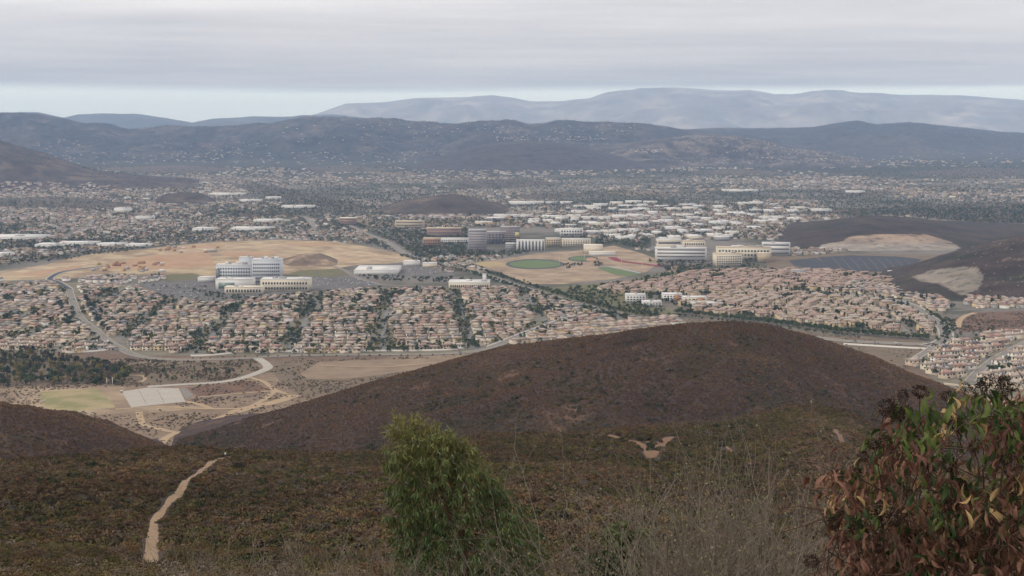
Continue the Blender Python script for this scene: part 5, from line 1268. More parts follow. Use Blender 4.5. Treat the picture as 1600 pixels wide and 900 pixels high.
yard([(940, 455), (1110, 426), (1330, 428), (1465, 512), (1462, 527), (1300, 513), (1100, 489)], 5000, 'condo', (0, 1, 2, 4), (3, 2, 0), 9.0, .9, 1.5)
cluster([(-60, 553), (60, 548), (80, 556), (150, 566), (205, 577), (196, 603), (60, 602), (-60, 606)], 900, (0, 1, 4, 4, 2), (0, 2, 0, 1, 5, 3), 'creek', .8, 1.5)
cluster([(60, 515), (75, 512), (95, 552), (80, 556)], 36, (0, 4), (0, 2), 'creek', .8, 1.2)
cluster([(195, 566), (300, 566), (400, 566), (404, 575), (360, 590), (240, 600)], 200, (3, 3, 4), (5, 5, 1, 0), 'bank', .6, 1.0)
tree_row([(122, 468), (128, 482), (138, 500), (152, 516), (160, 523)], 5, (0, 4, 1), (0, 2), 'boulevard', 14, .9, 1.4)
tree_row([(106, 470), (116, 492), (126, 508)], 5, (0, 4), (0, 2), 'boulevard', -17, .9, 1.3)
tree_row([(160, 478), (205, 476), (262, 477), (272, 474)], 9, (0, 2, 4), (2, 0), 'boulevard', 0, .9, 1.2)
tree_row([(300, 562), (400, 559), (470, 558), (560, 558), (640, 558), (720, 556)], 14, (3,), (0, 1, 4), 'boulevard', 5, .6, .9)
for off in (-24, -17, 15, 21): tree_row([(640, 400), (686, 412), (706, 418), (755, 428), (800, 443), (850, 458), (900, 473), (960, 488), (1005, 497)], 11, (0, 1, 4, 0), (1, 0, 4), 'avenue', off, .8, 1.15, 3)
cluster([(860, 458), (900, 450), (980, 441), (1040, 428), (1068, 424), (1040, 440), (960, 452), (990, 468), (1050, 490), (1040, 498), (990, 490), (930, 475)], 1300, (0, 1, 1, 4), (1, 4, 0, 1), 'avenue', .8, 1.2)
cluster([(1035, 428), (1080, 418), (1110, 423), (1080, 432), (1040, 436)], 50, (0, 2, 1), (0, 2, 1), 'avenue', .8, 1.3)
for off in (10, 16, 22): tree_row([(1050, 491), (1120, 499), (1200, 508), (1300, 521), (1370, 528), (1445, 533)], 7.5, (0, 1, 4), (1, 4, 1, 4), 'right_row', off, 1.15, 1.5, 2)
tree_row([(1050, 493), (1200, 510), (1330, 526)], 9, (1, 0), (4, 1), 'right_row', -5, .8, 1.0, 3)
tree_row([(1435, 488), (1452, 500), (1462, 512), (1460, 524), (1450, 532)], 9, (0, 4, 1), (0, 4), 'right_row', 16, .8, 1.2, 3)
tree_row([(1270, 462), (1340, 467), (1400, 476), (1430, 487)], 8, (0, 1, 4), (0, 2, 4), 'right_row', -14, .8, 1.1, 4)
tree_row([(1480, 500), (1488, 514), (1490, 528), (1476, 545)], 8, (0, 1, 3), (0, 1), 'right_row', 0, .7, 1.1, 5)
cluster([(1500, 500), (1600, 520), (1640, 530), (1530, 532), (1492, 520)], 60, (3, 0), (0, 1), 'corner', .7, 1.1)
cluster([(1330, 436), (1400, 444), (1450, 458), (1420, 462), (1340, 448)], 60, (0, 2, 4), (0, 2), 'condo', .8, 1.2)
cluster([(-60, 400), (60, 402), (130, 394), (230, 386), (225, 391), (150, 399), (100, 408), (0, 418), (-60, 420)], 800, (0, 4, 1), (0, 1, 0, 5, 3), 'creek_far', .8, 1.3)
cluster([(540, 422), (556, 431), (640, 434), (720, 436), (745, 440), (700, 443), (600, 440), (560, 436)], 420, (0, 1, 4), (0, 2, 0), 'avenue', .8, 1.15)
cluster([(300, 452), (350, 461), (420, 464), (480, 458), (560, 452), (600, 448), (590, 453), (420, 468), (340, 474)], 600, (0, 3, 1), (0, 1, 4), 'hospital', .7, 1.0, False)
cluster([(222, 444), (330, 446), (330, 470), (260, 462)], 60, (3, 0), (0, 1), 'hospital', .6, .9, False)
cluster([(870, 417), (900, 411), (915, 416), (880, 423)], 34, (0, 2, 4), (2, 0), 'campus', .9, 1.3)
cluster([(925, 412), (940, 410), (945, 418), (930, 420)], 8, (1, 0), (5, 0), 'campus', 1.1, 1.5)
cluster([(1010, 408), (1110, 410), (1120, 420), (1190, 416), (1110, 424), (1030, 420)], 220, (0, 1, 4), (0, 1, 5), 'campus', .8, 1.2)
cluster([(1135, 412), (1175, 408), (1180, 418), (1140, 421)], 26, (1, 0), (0, 1), 'campus', 1.2, 1.7)
cluster([(600, 372), (660, 388), (720, 400), (740, 408), (690, 402), (620, 386)], 420, (0, 1, 4), (0, 2, 1), 'avenue', .9, 1.3)
cluster([(700, 405), (800, 396), (860, 392), (780, 402), (720, 410)], 60, (3, 0), (5, 1, 0), 'campus', .8, 1.1)
for (x, y, lot_) in GAPS:
    for j in range(4 if lot_ > 25 else 2):
        T_.append((x + RNG.normal(0, lot_ * .25), y + RNG.normal(0, 4), int(RNG.choice([0, 1, 2, 4])), int(RNG.choice([0, 2, 1, 4])), RNG.uniform(1.1, 1.6), 'condo' if lot_ > 25 else 'yard'))
cluster([(820, 318), (1240, 318), (1240, 345), (1120, 376), (900, 376), (830, 352)], 900, (0, 1, 4, 2), (0, 1, 2), 'campus', .8, 1.3)
cluster([(0, 372), (240, 372), (240, 384), (0, 402)], 260, (0, 1, 4), (0, 2, 1), 'creek_far', .8, 1.2)
T_.sort(key=lambda t: t[1])
WHERE = {'yard': ('among the houses along the front boulevard', 'yard trees'), 'yard_west': ('among the houses left of the boulevard', 'yard trees left of the boulevard'), 'corner': ('beside the corner houses', 'trees of the corner houses'), 'creek': ('in the creek thicket above the sports field', 'creek trees'),
         'bank': ('on the scrubby bank below the front boulevard', 'bank trees'), 'boulevard': ('lining the curving boulevard', 'boulevard trees'), 'avenue': ('along the wooded avenue', 'avenue trees'), 'right_row': ('in the tree row below the condominiums', 'right boulevard trees'), 'condo': ('between the condominium rows', 'condominium trees'),
         'hospital': ('around the hospital', 'hospital trees'), 'creek_far': ('above the graded land', 'far creek trees'), 'campus': ('around the campus', 'campus trees')}
SHP = ['round crowned', 'wide crowned', 'tall narrow', 'small round', 'loose crowned']
hero_t, mass_t = T_[:300], T_[300:]
for (x, y, sh, c, s, wh) in hero_t:
    o = thing('tree', f"{SHP[sh]} {TREE_T[c][0]} tree {WHERE[wh][0]}", 'tree', (x, y, float(valley(y))), RNG.uniform(0, 6.28), WHERE[wh][1])
    o.scale = (s, s, s * RNG.uniform(.9, 1.15))
    part('trunk', TRUNKS[sh], o); part('crown', CROWNS[sh], o, m=LEAFM[c])
CR_STUFF = crown_shapes(70, 'mass_', M_FARLEAF)
tc = np.array([c for _, c in TREE_T])
a = np.array([(t[0], t[1], t[2], t[3], t[4]) for t in mass_t])
scatter('town_trees', np.column_stack([a[:, 0], a[:, 1], valley(a[:, 1]) - .8]), np.repeat(a[:, 4:5], 3, 1), RNG.uniform(0, 6.28, len(a)), a[:, 2].astype(int), tc[a[:, 3].astype(int)] * RNG.uniform(.8, 1.3, (len(a), 1)), CR_STUFF, 'trees filling the town streets beyond the front rows', 'trees')

# ---- the far town: thousands of houses and trees beyond the tracts
FARX = [[(-200, 440), (-200, 412), (0, 412), (120, 394), (240, 384), (440, 373), (560, 380), (660, 405), (700, 430), (560, 440)], [(735, 413), (840, 394), (960, 382), (1040, 400), (1040, 430), (820, 446)], [(1010, 412), (1020, 372), (1240, 376), (1240, 400), (1300, 396), (1510, 362), (1510, 430), (1240, 432), (1110, 425)], [(730, 394), (730, 356), (860, 356), (930, 372), (930, 396), (860, 396)]]
FARX_H = [p for p, _, _ in OPEN]
HILLS = [rubble_mound, small_hill, west_knoll, west_hill, quarry_hill, right_hill, dark_hill, rock_hill]
def far_points(n, Ymin=3150, Ymax=11800, pw=1.0, houses=False):
    py = 205 + (RNG.uniform(0, 1, n) ** pw) * 215 + 33
    k_ = (py - 205) / F + 0.010
    Y = 352 / k_; X = RNG.uniform(-.40, .40, n) * Y
    Y = Y + RNG.uniform(-30, 30, n)
    m = (Y > Ymin) & (Y < Ymax)
    px, pz = project(X, Y, valley(Y))
    for p in FARX + (FARX_H if houses else []): m &= ~in_poly(px, pz, p)
    m &= ~((px > 400) & (px < 1100) & (pz > 425)) & ~((pz > 432))
    for h in HILLS: m &= h(X, Y) < valley(Y) + 1.0
    for (fx, fy, fr) in FOOT: m &= (X - fx) ** 2 + (Y - fy) ** 2 > fr ** 2 * .8
    m &= clear_of_roads(X, Y, 5)
    return X[m], Y[m]
SMALL = [PROTOS[4], PROTOS[0]]
class _Simple: pass
def simple(w, d, h, rh, gable):
    s = _Simple(); s.wv, s.wq = boxes([(-w / 2, w / 2, -d / 2, d / 2, 0, h)]); s.rv, s.rq, s.rt = [], [], []
    hip(s.rv, s.rq, s.rt, -w / 2 - .5, w / 2 + .5, -d / 2 - .5, d / 2 + .5, h, rh, gable); return s
SIM = [simple(15, 11, 3.4, 2.2, True), simple(14, 12, 5.6, 2.4, False), simple(20, 12, 3.6, 2.4, False), simple(26, 12, 7.5, 2.0, False)]
FW = [(0.47, 0.41, 0.33), (0.42, 0.34, 0.25), (0.55, 0.52, 0.47), (0.33, 0.29, 0.24), (0.36, 0.29, 0.21)]
FR = [(0.27, 0.20, 0.165), (0.22, 0.165, 0.14), (0.30, 0.19, 0.14), (0.16, 0.15, 0.145), (0.42, 0.39, 0.36), (0.33, 0.28, 0.23)]
X, Y = far_points(42000, houses=True)
dens = fbm(X, Y, 800, 5, 611, .6) + .18 * (X / Y < -.16); k = dens > RNG.uniform(-.18, .26, len(X)); X, Y = X[k], Y[k]
block_dir = np.round(fbm(X, Y, 900, 2, 615) * 4) * .4
batch('far_houses', [(x, y, float(valley(y)), r + RNG.choice([0, 1.57]) + RNG.normal(0, .08), SIM[int(RNG.choice(4, p=[.4, .3, .22, .08]))], jit(FW[int(RNG.integers(0, 5))]), jit(FR[int(RNG.integers(0, 6))]), 1.0) for x, y, r in zip(X, Y, block_dir)], 'thousands of small pale houses across the far valley', 'houses', None, None)
print('far houses', len(X))
X, Y = far_points(120000)
wood = np.maximum(fbm(X, Y, 420, 5, 617, .6), -.8 * fbm(X, Y, 800, 5, 611, .6) - .05); k = wood > RNG.uniform(-.30, .25, len(X)); X, Y, wood = X[k], Y[k], wood[k]
s = RNG.uniform(.7, 1.35, len(X)); ci = RNG.choice(6, len(X), p=[.38, .2, .14, .06, .12, .10])
FAR_T = [(0, .5, 1.0)]
# wooded bands: creek courses and dark groves
ex = [poly_points(p, n_) for p, n_ in (([(380, 284), (430, 292), (520, 316), (580, 328), (600, 340), (540, 334), (450, 318), (390, 300)], 1500), ([(560, 330), (600, 334), (640, 350), (660, 372), (620, 366), (580, 350)], 500), ([(1230, 338), (1300, 333), (1420, 328), (1600, 322), (1660, 322), (1660, 345), (1540, 352), (1470, 344), (1360, 338)], 2200), ([(640, 300), (720, 288), (820, 300), (800, 330), (740, 318)], 500), ([(560, 372), (600, 388), (640, 400), (600, 392)], 120))]
ex = np.concatenate(ex)
k = np.ones(len(ex), bool)
for h in HILLS: k &= h(ex[:, 0], ex[:, 1]) < valley(ex[:, 1]) + 1
ex = ex[k]
X, Y = np.concatenate([X, ex[:, 0]]), np.concatenate([Y, ex[:, 1]]); s = np.concatenate([s, RNG.uniform(.8, 1.4, len(ex))]); ci = np.concatenate([ci, RNG.choice(6, len(ex), p=[.45, .15, .2, .02, .08, .1])])
CR_FAR = crown_shapes(34, 'far_', M_FARLEAF)
for me_ in CR_FAR:
    pass
scatter('far_trees', np.column_stack([X, Y, valley(Y) - .8]), np.stack([s * 1.35, s * 1.35, s * 1.1], 1), RNG.uniform(0, 6.28, len(s)), RNG.choice([0, 1, 4, 3, 0, 2], len(s)), tc[ci] * RNG.uniform(.85, 1.5, (len(s), 1)), CR_FAR, 'countless dark trees between the far houses', 'trees')
print('far trees', len(X))
# houses, boulders and oaks on the far hills
def on_hill(h, px, py, Y0, Y1):
    a, b, c = ray(px, py); Y = np.linspace(Y0, Y1, 500); d = CAM_Z + c / b * Y - np.maximum(h(a / b * Y, Y), valley(Y))
    if not (d <= 0).any(): return None
    i = int(np.argmax(d <= 0)); return (a / b * Y[i], Y[i], CAM_Z + c / b * Y[i])
pts = []
for (x0, x1, y0, y1, n_, h, ya, yb) in ((770, 945, 213, 220, 70, far_range, 10500, 15000), (985, 1035, 233, 239, 30, rock_hill, 9800, 12300), (60, 130, 218, 238, 22, far_range, 10500, 15000), (250, 420, 222, 246, 40, far_range, 10500, 15000), (430, 700, 195, 225, 40, far_range, 10500, 15000), (0, 180, 285, 300, 100, west_hill, 6400, 8900), (700, 1000, 195, 212, 45, far_range, 10500, 15000), (0, 1000, 238, 257, 260, far_range, 10500, 15000), (1250, 1660, 240, 262, 110, east_range, 11800, 15000), (1100, 1320, 225, 250, 30, rock_hill, 9800, 12300)):
    for _ in range(n_):
        p = on_hill(h, RNG.uniform(x0, x1), RNG.uniform(y0, y1), ya, yb)
        if p: pts.append(p)
batch('hillside_houses', [(x, y, z, RNG.uniform(-.3, .3), SIM[int(RNG.integers(0, 3))], jit(FW[int(RNG.integers(0, 3))]), jit(FR[int(RNG.integers(0, 6))]), 0.95) for x, y, z in pts], 'scattered pale houses on the far hillsides', 'houses', None, None)
P3, S3, C3, K3 = [], [], [], []
for h, n_, a, cols, sc_, kk in ((far_range, 7000, (-60, 1350, 10500, 12300), tc[[0, 0, 2, 1]], (1.0, 1.6), (0, 1, 4)), (far_range, 7500, (-60, 1350, 11000, 13900), tc[[0, 0, 2, 1]], (1.0, 1.7), (0, 1, 4)), (east_range, 1500, (1000, 1660, 12400, 15800), tc[[0, 2, 0, 2]], (1.0, 1.6), (0, 1)), (rock_hill, 900, (980, 1420, 10000, 11500), tc[[0, 0, 1, 5]], (.9, 1.4), (0, 1)), (dark_hill, 2500, (620, 1080, 9400, 10600), tc[[0, 5, 5, 5]], (.5, .9), (3,)),
                              (west_hill, 9000, (-60, 400, 6500, 8000), tc[[0, 5, 5, 1]] * .8, (.5, 1.0), (3, 0)), (quarry_hill, 3000, (1130, 1680, 3600, 4450), tc[[5, 5, 0, 5]], (.35, .7), (3,)), (right_hill, 3000, (1340, 1680, 2560, 3200), tc[[5, 5, 0, 5]], (.3, .6), (3,)), (small_hill, 3500, (560, 820, 5000, 5600), tc[[5, 5, 0, 5]], (.4, .9), (3,)), (west_knoll, 1200, (220, 360, 5700, 6200), tc[[5, 0, 0, 5]], (.4, .9), (3,))):
    X, Y, Z = hill_points(h, n_, *a, minh=1 if h is far_range else 4)
    px, py = project(X, Y, Z); m = ~in_poly(px, py, quarry_poly) & ~in_poly(px, py, cut_poly); X, Y, Z = X[m], Y[m], Z[m]
    P3.append(np.column_stack([X, Y, Z - .8])); S3.append(RNG.uniform(*sc_, len(X))); C3.append(cols[RNG.integers(0, 4, len(X))] * RNG.uniform(.7, 1.3, (len(X), 1))); K3.append(RNG.choice(kk, len(X)))
P3, S3, C3, K3 = np.concatenate(P3), np.concatenate(S3), np.concatenate(C3), np.concatenate(K3)
scatter('hill_scrub_trees', P3, np.repeat(S3[:, None], 3, 1), RNG.uniform(0, 6.28, len(S3)), K3, C3, CR_FAR, 'dark scrub oaks dotted over the far hills', 'trees')
def rock_mesh(seed):
    r = np.random.default_rng(seed); bm = bmesh.new(); bmesh.ops.create_icosphere(bm, subdivisions=1, radius=1)
    for v in bm.verts: v.co *= r.uniform(.65, 1.2); v.co.z *= .7
    me = bpy.data.meshes.new('rock'); bm.to_mesh(me); bm.free(); me.materials.append(M_FARLEAF); return me
ROCKS = [rock_mesh(k) for k in range(4)]
P3 = []
for h, n_, a in ((rock_hill, 900, (1050, 1340, 10200, 11400)), (far_range, 700, (560, 1000, 11200, 13400)), (right_hill, 120, (1500, 1660, 2600, 3050)), (east_range, 120, (1380, 1660, 12600, 15000))):
    X, Y, Z = hill_points(h, n_, *a, minh=8); P3.append(np.column_stack([X, Y, Z]))
P3 = np.concatenate(P3); s = np.where(P3[:, 1] < 4000, RNG.uniform(.7, 2.0, len(P3)), RNG.uniform(2.5, 8.0, len(P3)))
scatter('boulders', P3, np.repeat(s[:, None], 3, 1), RNG.uniform(0, 6.28, len(s)), RNG.integers(0, 4, len(s)), np.array((0.33, 0.28, 0.23))[None] * RNG.uniform(.7, 1.2, (len(s), 1)), ROCKS, 'pale boulders strewn over the far hills', 'boulders')

# ================================================================ foreground plants beside the viewpoint
def tube_mesh(name, paths, material, sides=4):
    """paths: list of (points, radii); one mesh of tapered stems"""
    V, Q = [], []
    for P, R in paths:
        P = np.asarray(P, float); n0 = len(V)
        T = np.gradient(P, axis=0); T /= np.maximum(np.linalg.norm(T, axis=1), 1e-9)[:, None]
        ref = np.array((0, 0, 1.0)) if abs(T[0, 2]) < .8 else np.array((1.0, 0, 0))
        for p, t, r in zip(P, T, R):
            a = np.cross(t, ref); a /= max(np.linalg.norm(a), 1e-9); b = np.cross(t, a)
            for j in range(sides):
                th = 2 * math.pi * j / sides; V.append(p + (a * math.cos(th) + b * math.sin(th)) * r)
        for k in range(len(P) - 1):
            for j in range(sides): Q.append((n0 + k * sides + j, n0 + k * sides + (j + 1) % sides, n0 + (k + 1) * sides + (j + 1) % sides, n0 + (k + 1) * sides + j))
    return np_mesh(name, V, np.array(Q), material, smooth=True)
def leaf_mat(name, c1, c2, size=.05, transl=.25):
    m = bpy.data.materials.new(name); m.use_nodes = True
    n, l = m.node_tree.nodes, m.node_tree.links; b = n['Principled BSDF']; b.inputs['Roughness'].default_value = .6; b.inputs['Specular IOR Level'].default_value = .25
    g = n.new('ShaderNodeNewGeometry'); t = n.new('ShaderNodeTexNoise'); t.inputs['Scale'].default_value = 1 / size; t.inputs['Detail'].default_value = 3
    l.new(g.outputs['Position'], t.inputs['Vector'])
    r = n.new('ShaderNodeMapRange'); l.new(t.outputs['Fac'], r.inputs[0]); r.inputs['From Min'].default_value = .35; r.inputs['From Max'].default_value = .65
    x = n.new('ShaderNodeMix'); x.data_type = 'RGBA'; x.inputs['A'].default_value = (*c1, 1); x.inputs['B'].default_value = (*c2, 1); l.new(r.outputs[0], x.inputs['Factor'])
    l.new(x.outputs['Result'], b.inputs['Base Color'])
    tr = n.new('ShaderNodeBsdfTranslucent'); l.new(x.outputs['Result'], tr.inputs['Color']); ms = n.new('ShaderNodeMixShader'); ms.inputs[0].default_value = transl
    l.new(b.outputs[0], ms.inputs[1]); l.new(tr.outputs[0], ms.inputs[2]); l.new(ms.outputs[0], n['Material Output'].inputs['Surface'])
    return m
def at(px, py, Y):
    a, b, c = ray(px, py); return np.array((a / b * Y, Y, CAM_Z + c / b * Y))
def ground(x, y): return float(near_h(np.array([x]), np.array([y]))[0])

# ---- eucalyptus
def eucalyptus():
    D = 33.0
    r = np.random.default_rng(5)
    bx = at(735, 900, D)[0]; bz = ground(bx, D)
    o = thing('eucalyptus', 'green eucalyptus with hanging narrow leaves in the centre foreground', 'tree', (bx, D, bz - .1))
    org = np.array((bx, D, bz - .1))
    lev = [(642, 632, 648), (655, 610, 690), (672, 606, 716), (700, 600, 748), (730, 598, 785), (760, 597, 812), (790, 598, 830), (820, 600, 850), (850, 602, 868), (880, 608, 864), (915, 625, 850), (950, 650, 830)]
    py_ = np.array([l[0] for l in lev]); le = np.array([l[1] for l in lev]); ri = np.array([l[2] for l in lev])
    sprays, paths = [], []
    trunk = [at(735, 980, D) * 0 + np.array((bx, D, bz - .1)), at(728, 880, D), at(715, 800, D), at(700, 740, D)]
    paths.append((np.array(trunk) - org, [.11, .09, .06, .03]))
    # tips over the crown's volume, crowded towards its skin
    tips = []
    for k in range(1350):
        y = 668 + 267 * r.uniform(0, 1) ** .85; l_, r_ = np.interp(y, py_, le), np.interp(y, py_, ri)
        q = math.sqrt(r.uniform(0, 1)) ** .6; a = r.uniform(0, 2 * math.pi)
        cx_, hw = (l_ + r_) / 2, (r_ - l_) / 2 - 5
        x = cx_ + math.cos(a) * q * hw + r.normal(0, 4); dep = math.sin(a) * q * hw / F * D
        tips.append((at(x, y, D + dep), y, q))
    for (x, y) in ((641, 645), (612, 650), (676, 656), (640, 652), (655, 664), (700, 668), (608, 668), (690, 676), (720, 690), (745, 712), (603, 720), (780, 755), (805, 800), (846, 850), (838, 838), (603, 800), (612, 838), (770, 740), (625, 655), (665, 660)):
        for j in range(3): tips.append((at(x + r.normal(0, 3), y + r.normal(4, 4), D + r.normal(0, .25)), y, 1.0))
    V, Q, Tn = [], [], []
    def leaf(p, d, L, w, col):
        d = d / np.linalg.norm(d); s = np.cross(d, r.normal(size=3)); s /= np.linalg.norm(s); n_ = np.cross(d, s); b = len(V)
        m1, m2 = p + d * L * .35 + n_ * L * .05, p + d * L * .72 + n_ * L * .03
        V.extend([p, m1 - s * w / 2, m1 + s * w / 2, m2 - s * w * .33, m2 + s * w * .33, p + d * L])
        Q.append((b + 1, b + 2, b + 4, b + 3)); Tn.extend([(b, b + 2, b + 1), (b + 3, b + 4, b + 5)]); cols.extend([col] * 6)
    cols = []
    for k in range(46):          # upright young shoots along the top
        x = r.uniform(604, 790); yt = np.interp(x, [604, 640, 680, 740, 790], [668, 650, 664, 708, 752]) - r.uniform(-6, 16)
        t0 = at(x + r.normal(0, 2), yt + r.uniform(34, 55), D + r.uniform(-.4, .4)); t1 = at(x + r.normal(2, 5), yt, D + r.uniform(-.4, .4)); t1[1] = t0[1] + r.normal(0, .05)
        paths.append((np.array([t0, (t0 + t1) / 2 + r.normal(0, .02, 3), t1]) - org, [.006, .004, .002]))
        for j in range(16):
            t = r.uniform(.1, 1); leaf(t0 * (1 - t) + t1 * t, r.normal(0, .75, 3) + np.array((0, 0, .1 - .6 * (1 - t))), r.uniform(.07, .13), r.uniform(.014, .022), np.array((.17, .17, .05)) * r.uniform(.7, 1.3))
    for p, y, q in tips:
        # each spray hangs from a twig reaching outwards from the limbs
        hub = at(np.interp(y, (650, 950), (690, 735)), y + r.uniform(20, 60), D)
        out = p - hub; out /= max(np.linalg.norm(out), 1e-6)
        st = p - out * r.uniform(.25, .6) - np.array((0, 0, .12))
        mid = (st + p) / 2 + np.array((0, 0, .05)); tip = p + out * .06 - np.array((0, 0, r.uniform(.02, .16)))
        if r.random() < .75 or q > .9: paths.append((np.array([st, mid, p, tip]) - org, [.007, .006, .004, .003]))
        young = np.clip((760 - y) / 110, 0, 1) * .85 + r.uniform(0, .2) * (q > .85)
        for k in range(int(r.integers(14, 22))):
            t = r.uniform(0, 1); base = mid * (1 - t) + tip * t if r.random() < .8 else st * (1 - t) + mid * t
            base = base + r.normal(0, .035, 3)
            d = np.array((0, 0, -1.0 + 1.25 * np.clip((715 - y) / 60, 0, 1) * (r.random() < .6))) + out * r.uniform(-.1, .65) + r.normal(0, .36, 3) + np.array((.12, 0, 0))
            g = np.array((.056, .090, .028)) * r.uniform(.5, 1.7) * (1 - young) + np.array((.17, .17, .05)) * r.uniform(.7, 1.35) * young
            if r.random() < .05: g = np.array((.20, .13, .04))
            if r.random() < .03: g = np.array((.15, .17, .12))
            leaf(base, d, r.uniform(.12, .21), r.uniform(.020, .034), g)
    for k in range(26):          # main limbs
        y = r.uniform(690, 900); x = r.uniform(np.interp(y, py_, le) + 20, np.interp(y, py_, ri) - 20); e = at(x, y, D + r.uniform(-.8, .8)); s = np.array(trunk[1]) * (1 - k / 26) + np.array(trunk[3]) * (k / 26)
        paths.append((np.array([s, (s + e) / 2 + np.array((0, 0, .12)), e]) - org, [.035, .024, .010]))
    me = np_mesh('crown', np.array(V) - org, [np.array(Q), np.array(Tn)], None, np.array(cols))
    m = leaf_mat('gum_leaf', (.05, .07, .03), (.06, .08, .03)); n, l = m.node_tree.nodes, m.node_tree.links
    a = n.new('ShaderNodeAttribute'); a.attribute_name = 'tint'
    for nd in list(n):
        if nd.type == 'MIX' and nd.data_type == 'RGBA':
            for lk in list(nd.outputs['Result'].links): l.new(a.outputs['Color'], lk.to_socket)
    me.materials.append(m)
    part('crown', me, o); part('limbs', tube_mesh('limbs', paths, mat('gum_bark', (0.16, 0.105, 0.065), 0.9)), o)
eucalyptus()

# ---- laurel sumac with dead flower heads
def leaf_shape(L, w, fold, droop):
    """a folded, arched leaf hanging along -z: 4 rungs with a raised midrib"""
    V, Q = [], []
    for k, (t, ww) in enumerate(((0, .12), (.25, .8), (.55, 1.0), (.82, .62), (1.0, .03))):
        z, x = -L * t, droop * L * math.sin(t * 2.4) * .35
        V += [(x + fold * w * ww * .5, -w * ww * .5, z), (x, 0, z), (x + fold * w * ww * .5, w * ww * .5, z)]
        if k:
            b = (k - 1) * 3
            Q += [(b, b + 1, b + 4, b + 3), (b + 1, b + 2, b + 5, b + 4)]
    return V, Q
def sumac():
    r = np.random.default_rng(11)
    D = 6.4
    bx = at(1540, 900, D)[0]; bz = ground(bx, D)
    o = thing('sumac_shrub', 'big sumac shrub with folded green and rust leaves and dark seed heads, right foreground', 'shrub', (bx, D, bz - .05)); org = np.array((bx, D, bz - .05))
    mats = {'green': leaf_mat('sumac_green', (.062, .088, .020), (.115, .14, .035)), 'dark': leaf_mat('sumac_dark_green', (.028, .050, .016), (.05, .075, .022)), 'rust': leaf_mat('sumac_rust', (.17, .080, .052), (.27, .135, .088)), 'red': leaf_mat('sumac_red', (.115, .050, .036), (.17, .075, .053)), 'tan': leaf_mat('sumac_tan', (.34, .21, .085), (.44, .30, .14)), 'brown': leaf_mat('sumac_brown', (.13, .073, .042), (.20, .11, .06))}
    shapes = []
    for k in range(8):
        v, q = leaf_shape(1.0, r.uniform(.24, .40), r.uniform(.5, 1.6), r.uniform(.2, 1.5)); me = np_mesh('leaf', v, np.array(q), mats['green'], smooth=True); shapes.append((me, np.array(v), np.array(q)))
    dark = mat('seed_head', (0.020, 0.011, 0.008), 0.95, (.01, (0.035, 0.018, 0.012), .2)); twig = mat('sumac_twig', (0.075, 0.042, 0.032), .9)
    def head_mesh(k):
        rr = np.random.default_rng(70 + k); V, T = [], []
        for j in range(420):
            d = rr.normal(size=3); d /= np.linalg.norm(d); d[2] *= .85; p = d * rr.uniform(.25, 1.0) ** .6 * (1 + .25 * math.sin(3 * d[0] + k)); t = np.cross(d, rr.normal(size=3)); t /= np.linalg.norm(t); b = len(V)
            w = rr.uniform(.05, .10)
            V += [p - t * w, p + t * w, p + d * rr.uniform(.10, .26) + rr.normal(0, .05, 3)]; T.append((b, b + 1, b + 2))
        return np_mesh('seed_head', V, np.array(T), dark)
    heads = [head_mesh(k) for k in range(5)]
    # outline of the shrub in the view: its upper and left edge
    tx = np.array([1270, 1290, 1320, 1350, 1390, 1430, 1470, 1500, 1540, 1600, 1700]); ty = np.array([770, 735, 725, 712, 640, 628, 640, 612, 618, 606, 600])
    hpts = [(1392, 636), (1412, 620), (1437, 612), (1400, 646), (1421, 643), (1476, 616), (1509, 601), (1541, 597), (1532, 609), (1570, 600), (1566, 612), (1584, 607), (1563, 618), (1387, 690), (1368, 697), (1352, 712), (1480, 655), (1430, 660), (1500, 668), (1590, 680), (1560, 665), (1305, 748), (1340, 740), (1300, 815), (1330, 818), (1318, 806), (1290, 830), (1404, 722), (1455, 738), (1480, 722), (1420, 765), (1398, 812), (1375, 800), (1424, 840), (1440, 870), (1340, 880), (1478, 790), (1375, 860), (1268, 878), (1510, 760), (1566, 720), (1522, 700), (1545, 805), (1580, 760), (1600, 850), (1500, 850)]
    paths = []
    def stem_to(p, rad=.004):
        if r.random() < .72:      # a short side twig
            d = np.array((r.normal(.05, .09), r.normal(.06, .06), -r.uniform(.10, .26)))
            paths.append((np.array([p + d, p + d * .5 + r.normal(0, .012, 3), p]) - org, [rad * .9, rad * .7, rad * .45])); return
        base = org + np.array((r.normal(0, .12), r.normal(.25, .2), r.uniform(.2, .9)))
        m1 = base * .55 + p * .45 + np.array((0, .05, -.12)) + r.normal(0, .05, 3); m2 = base * .18 + p * .82 + np.array((0, 0, -.05)) + r.normal(0, .02, 3)
        paths.append((np.array([base, m1, m2, p]) - org, [rad * 2.4, rad * 1.5, rad * .8, rad * .5]))
    for k, (x, y) in enumerate(hpts):
        p = at(x + r.normal(0, 2), y + r.normal(0, 2), D + r.uniform(-.35, .35)); s = r.uniform(.026, .048)
        h = part('seed_head', heads[k % 5], o, tuple(p - org)); h.scale = (s, s, s * .9); h.rotation_euler = tuple(r.uniform(0, 6, 3)); stem_to(p)
    # leaf bunches
    L_ = []
    def bunch(x, y, n_, kinds, spread=.05, D_=None):
        c = at(x, y, D_ or D + r.uniform(-.55, .55))
        if r.random() < .07: stem_to(c, .0035)
        for j in range(n_):
            p = c + r.normal(0, spread, 3) * np.array((1, 1, .8)); L_.append((p, str(r.choice(kinds)), r.uniform(.05, .092), r.uniform(0, 6.28), r.normal(.0, .4) + .15, r.normal(0, .4)))
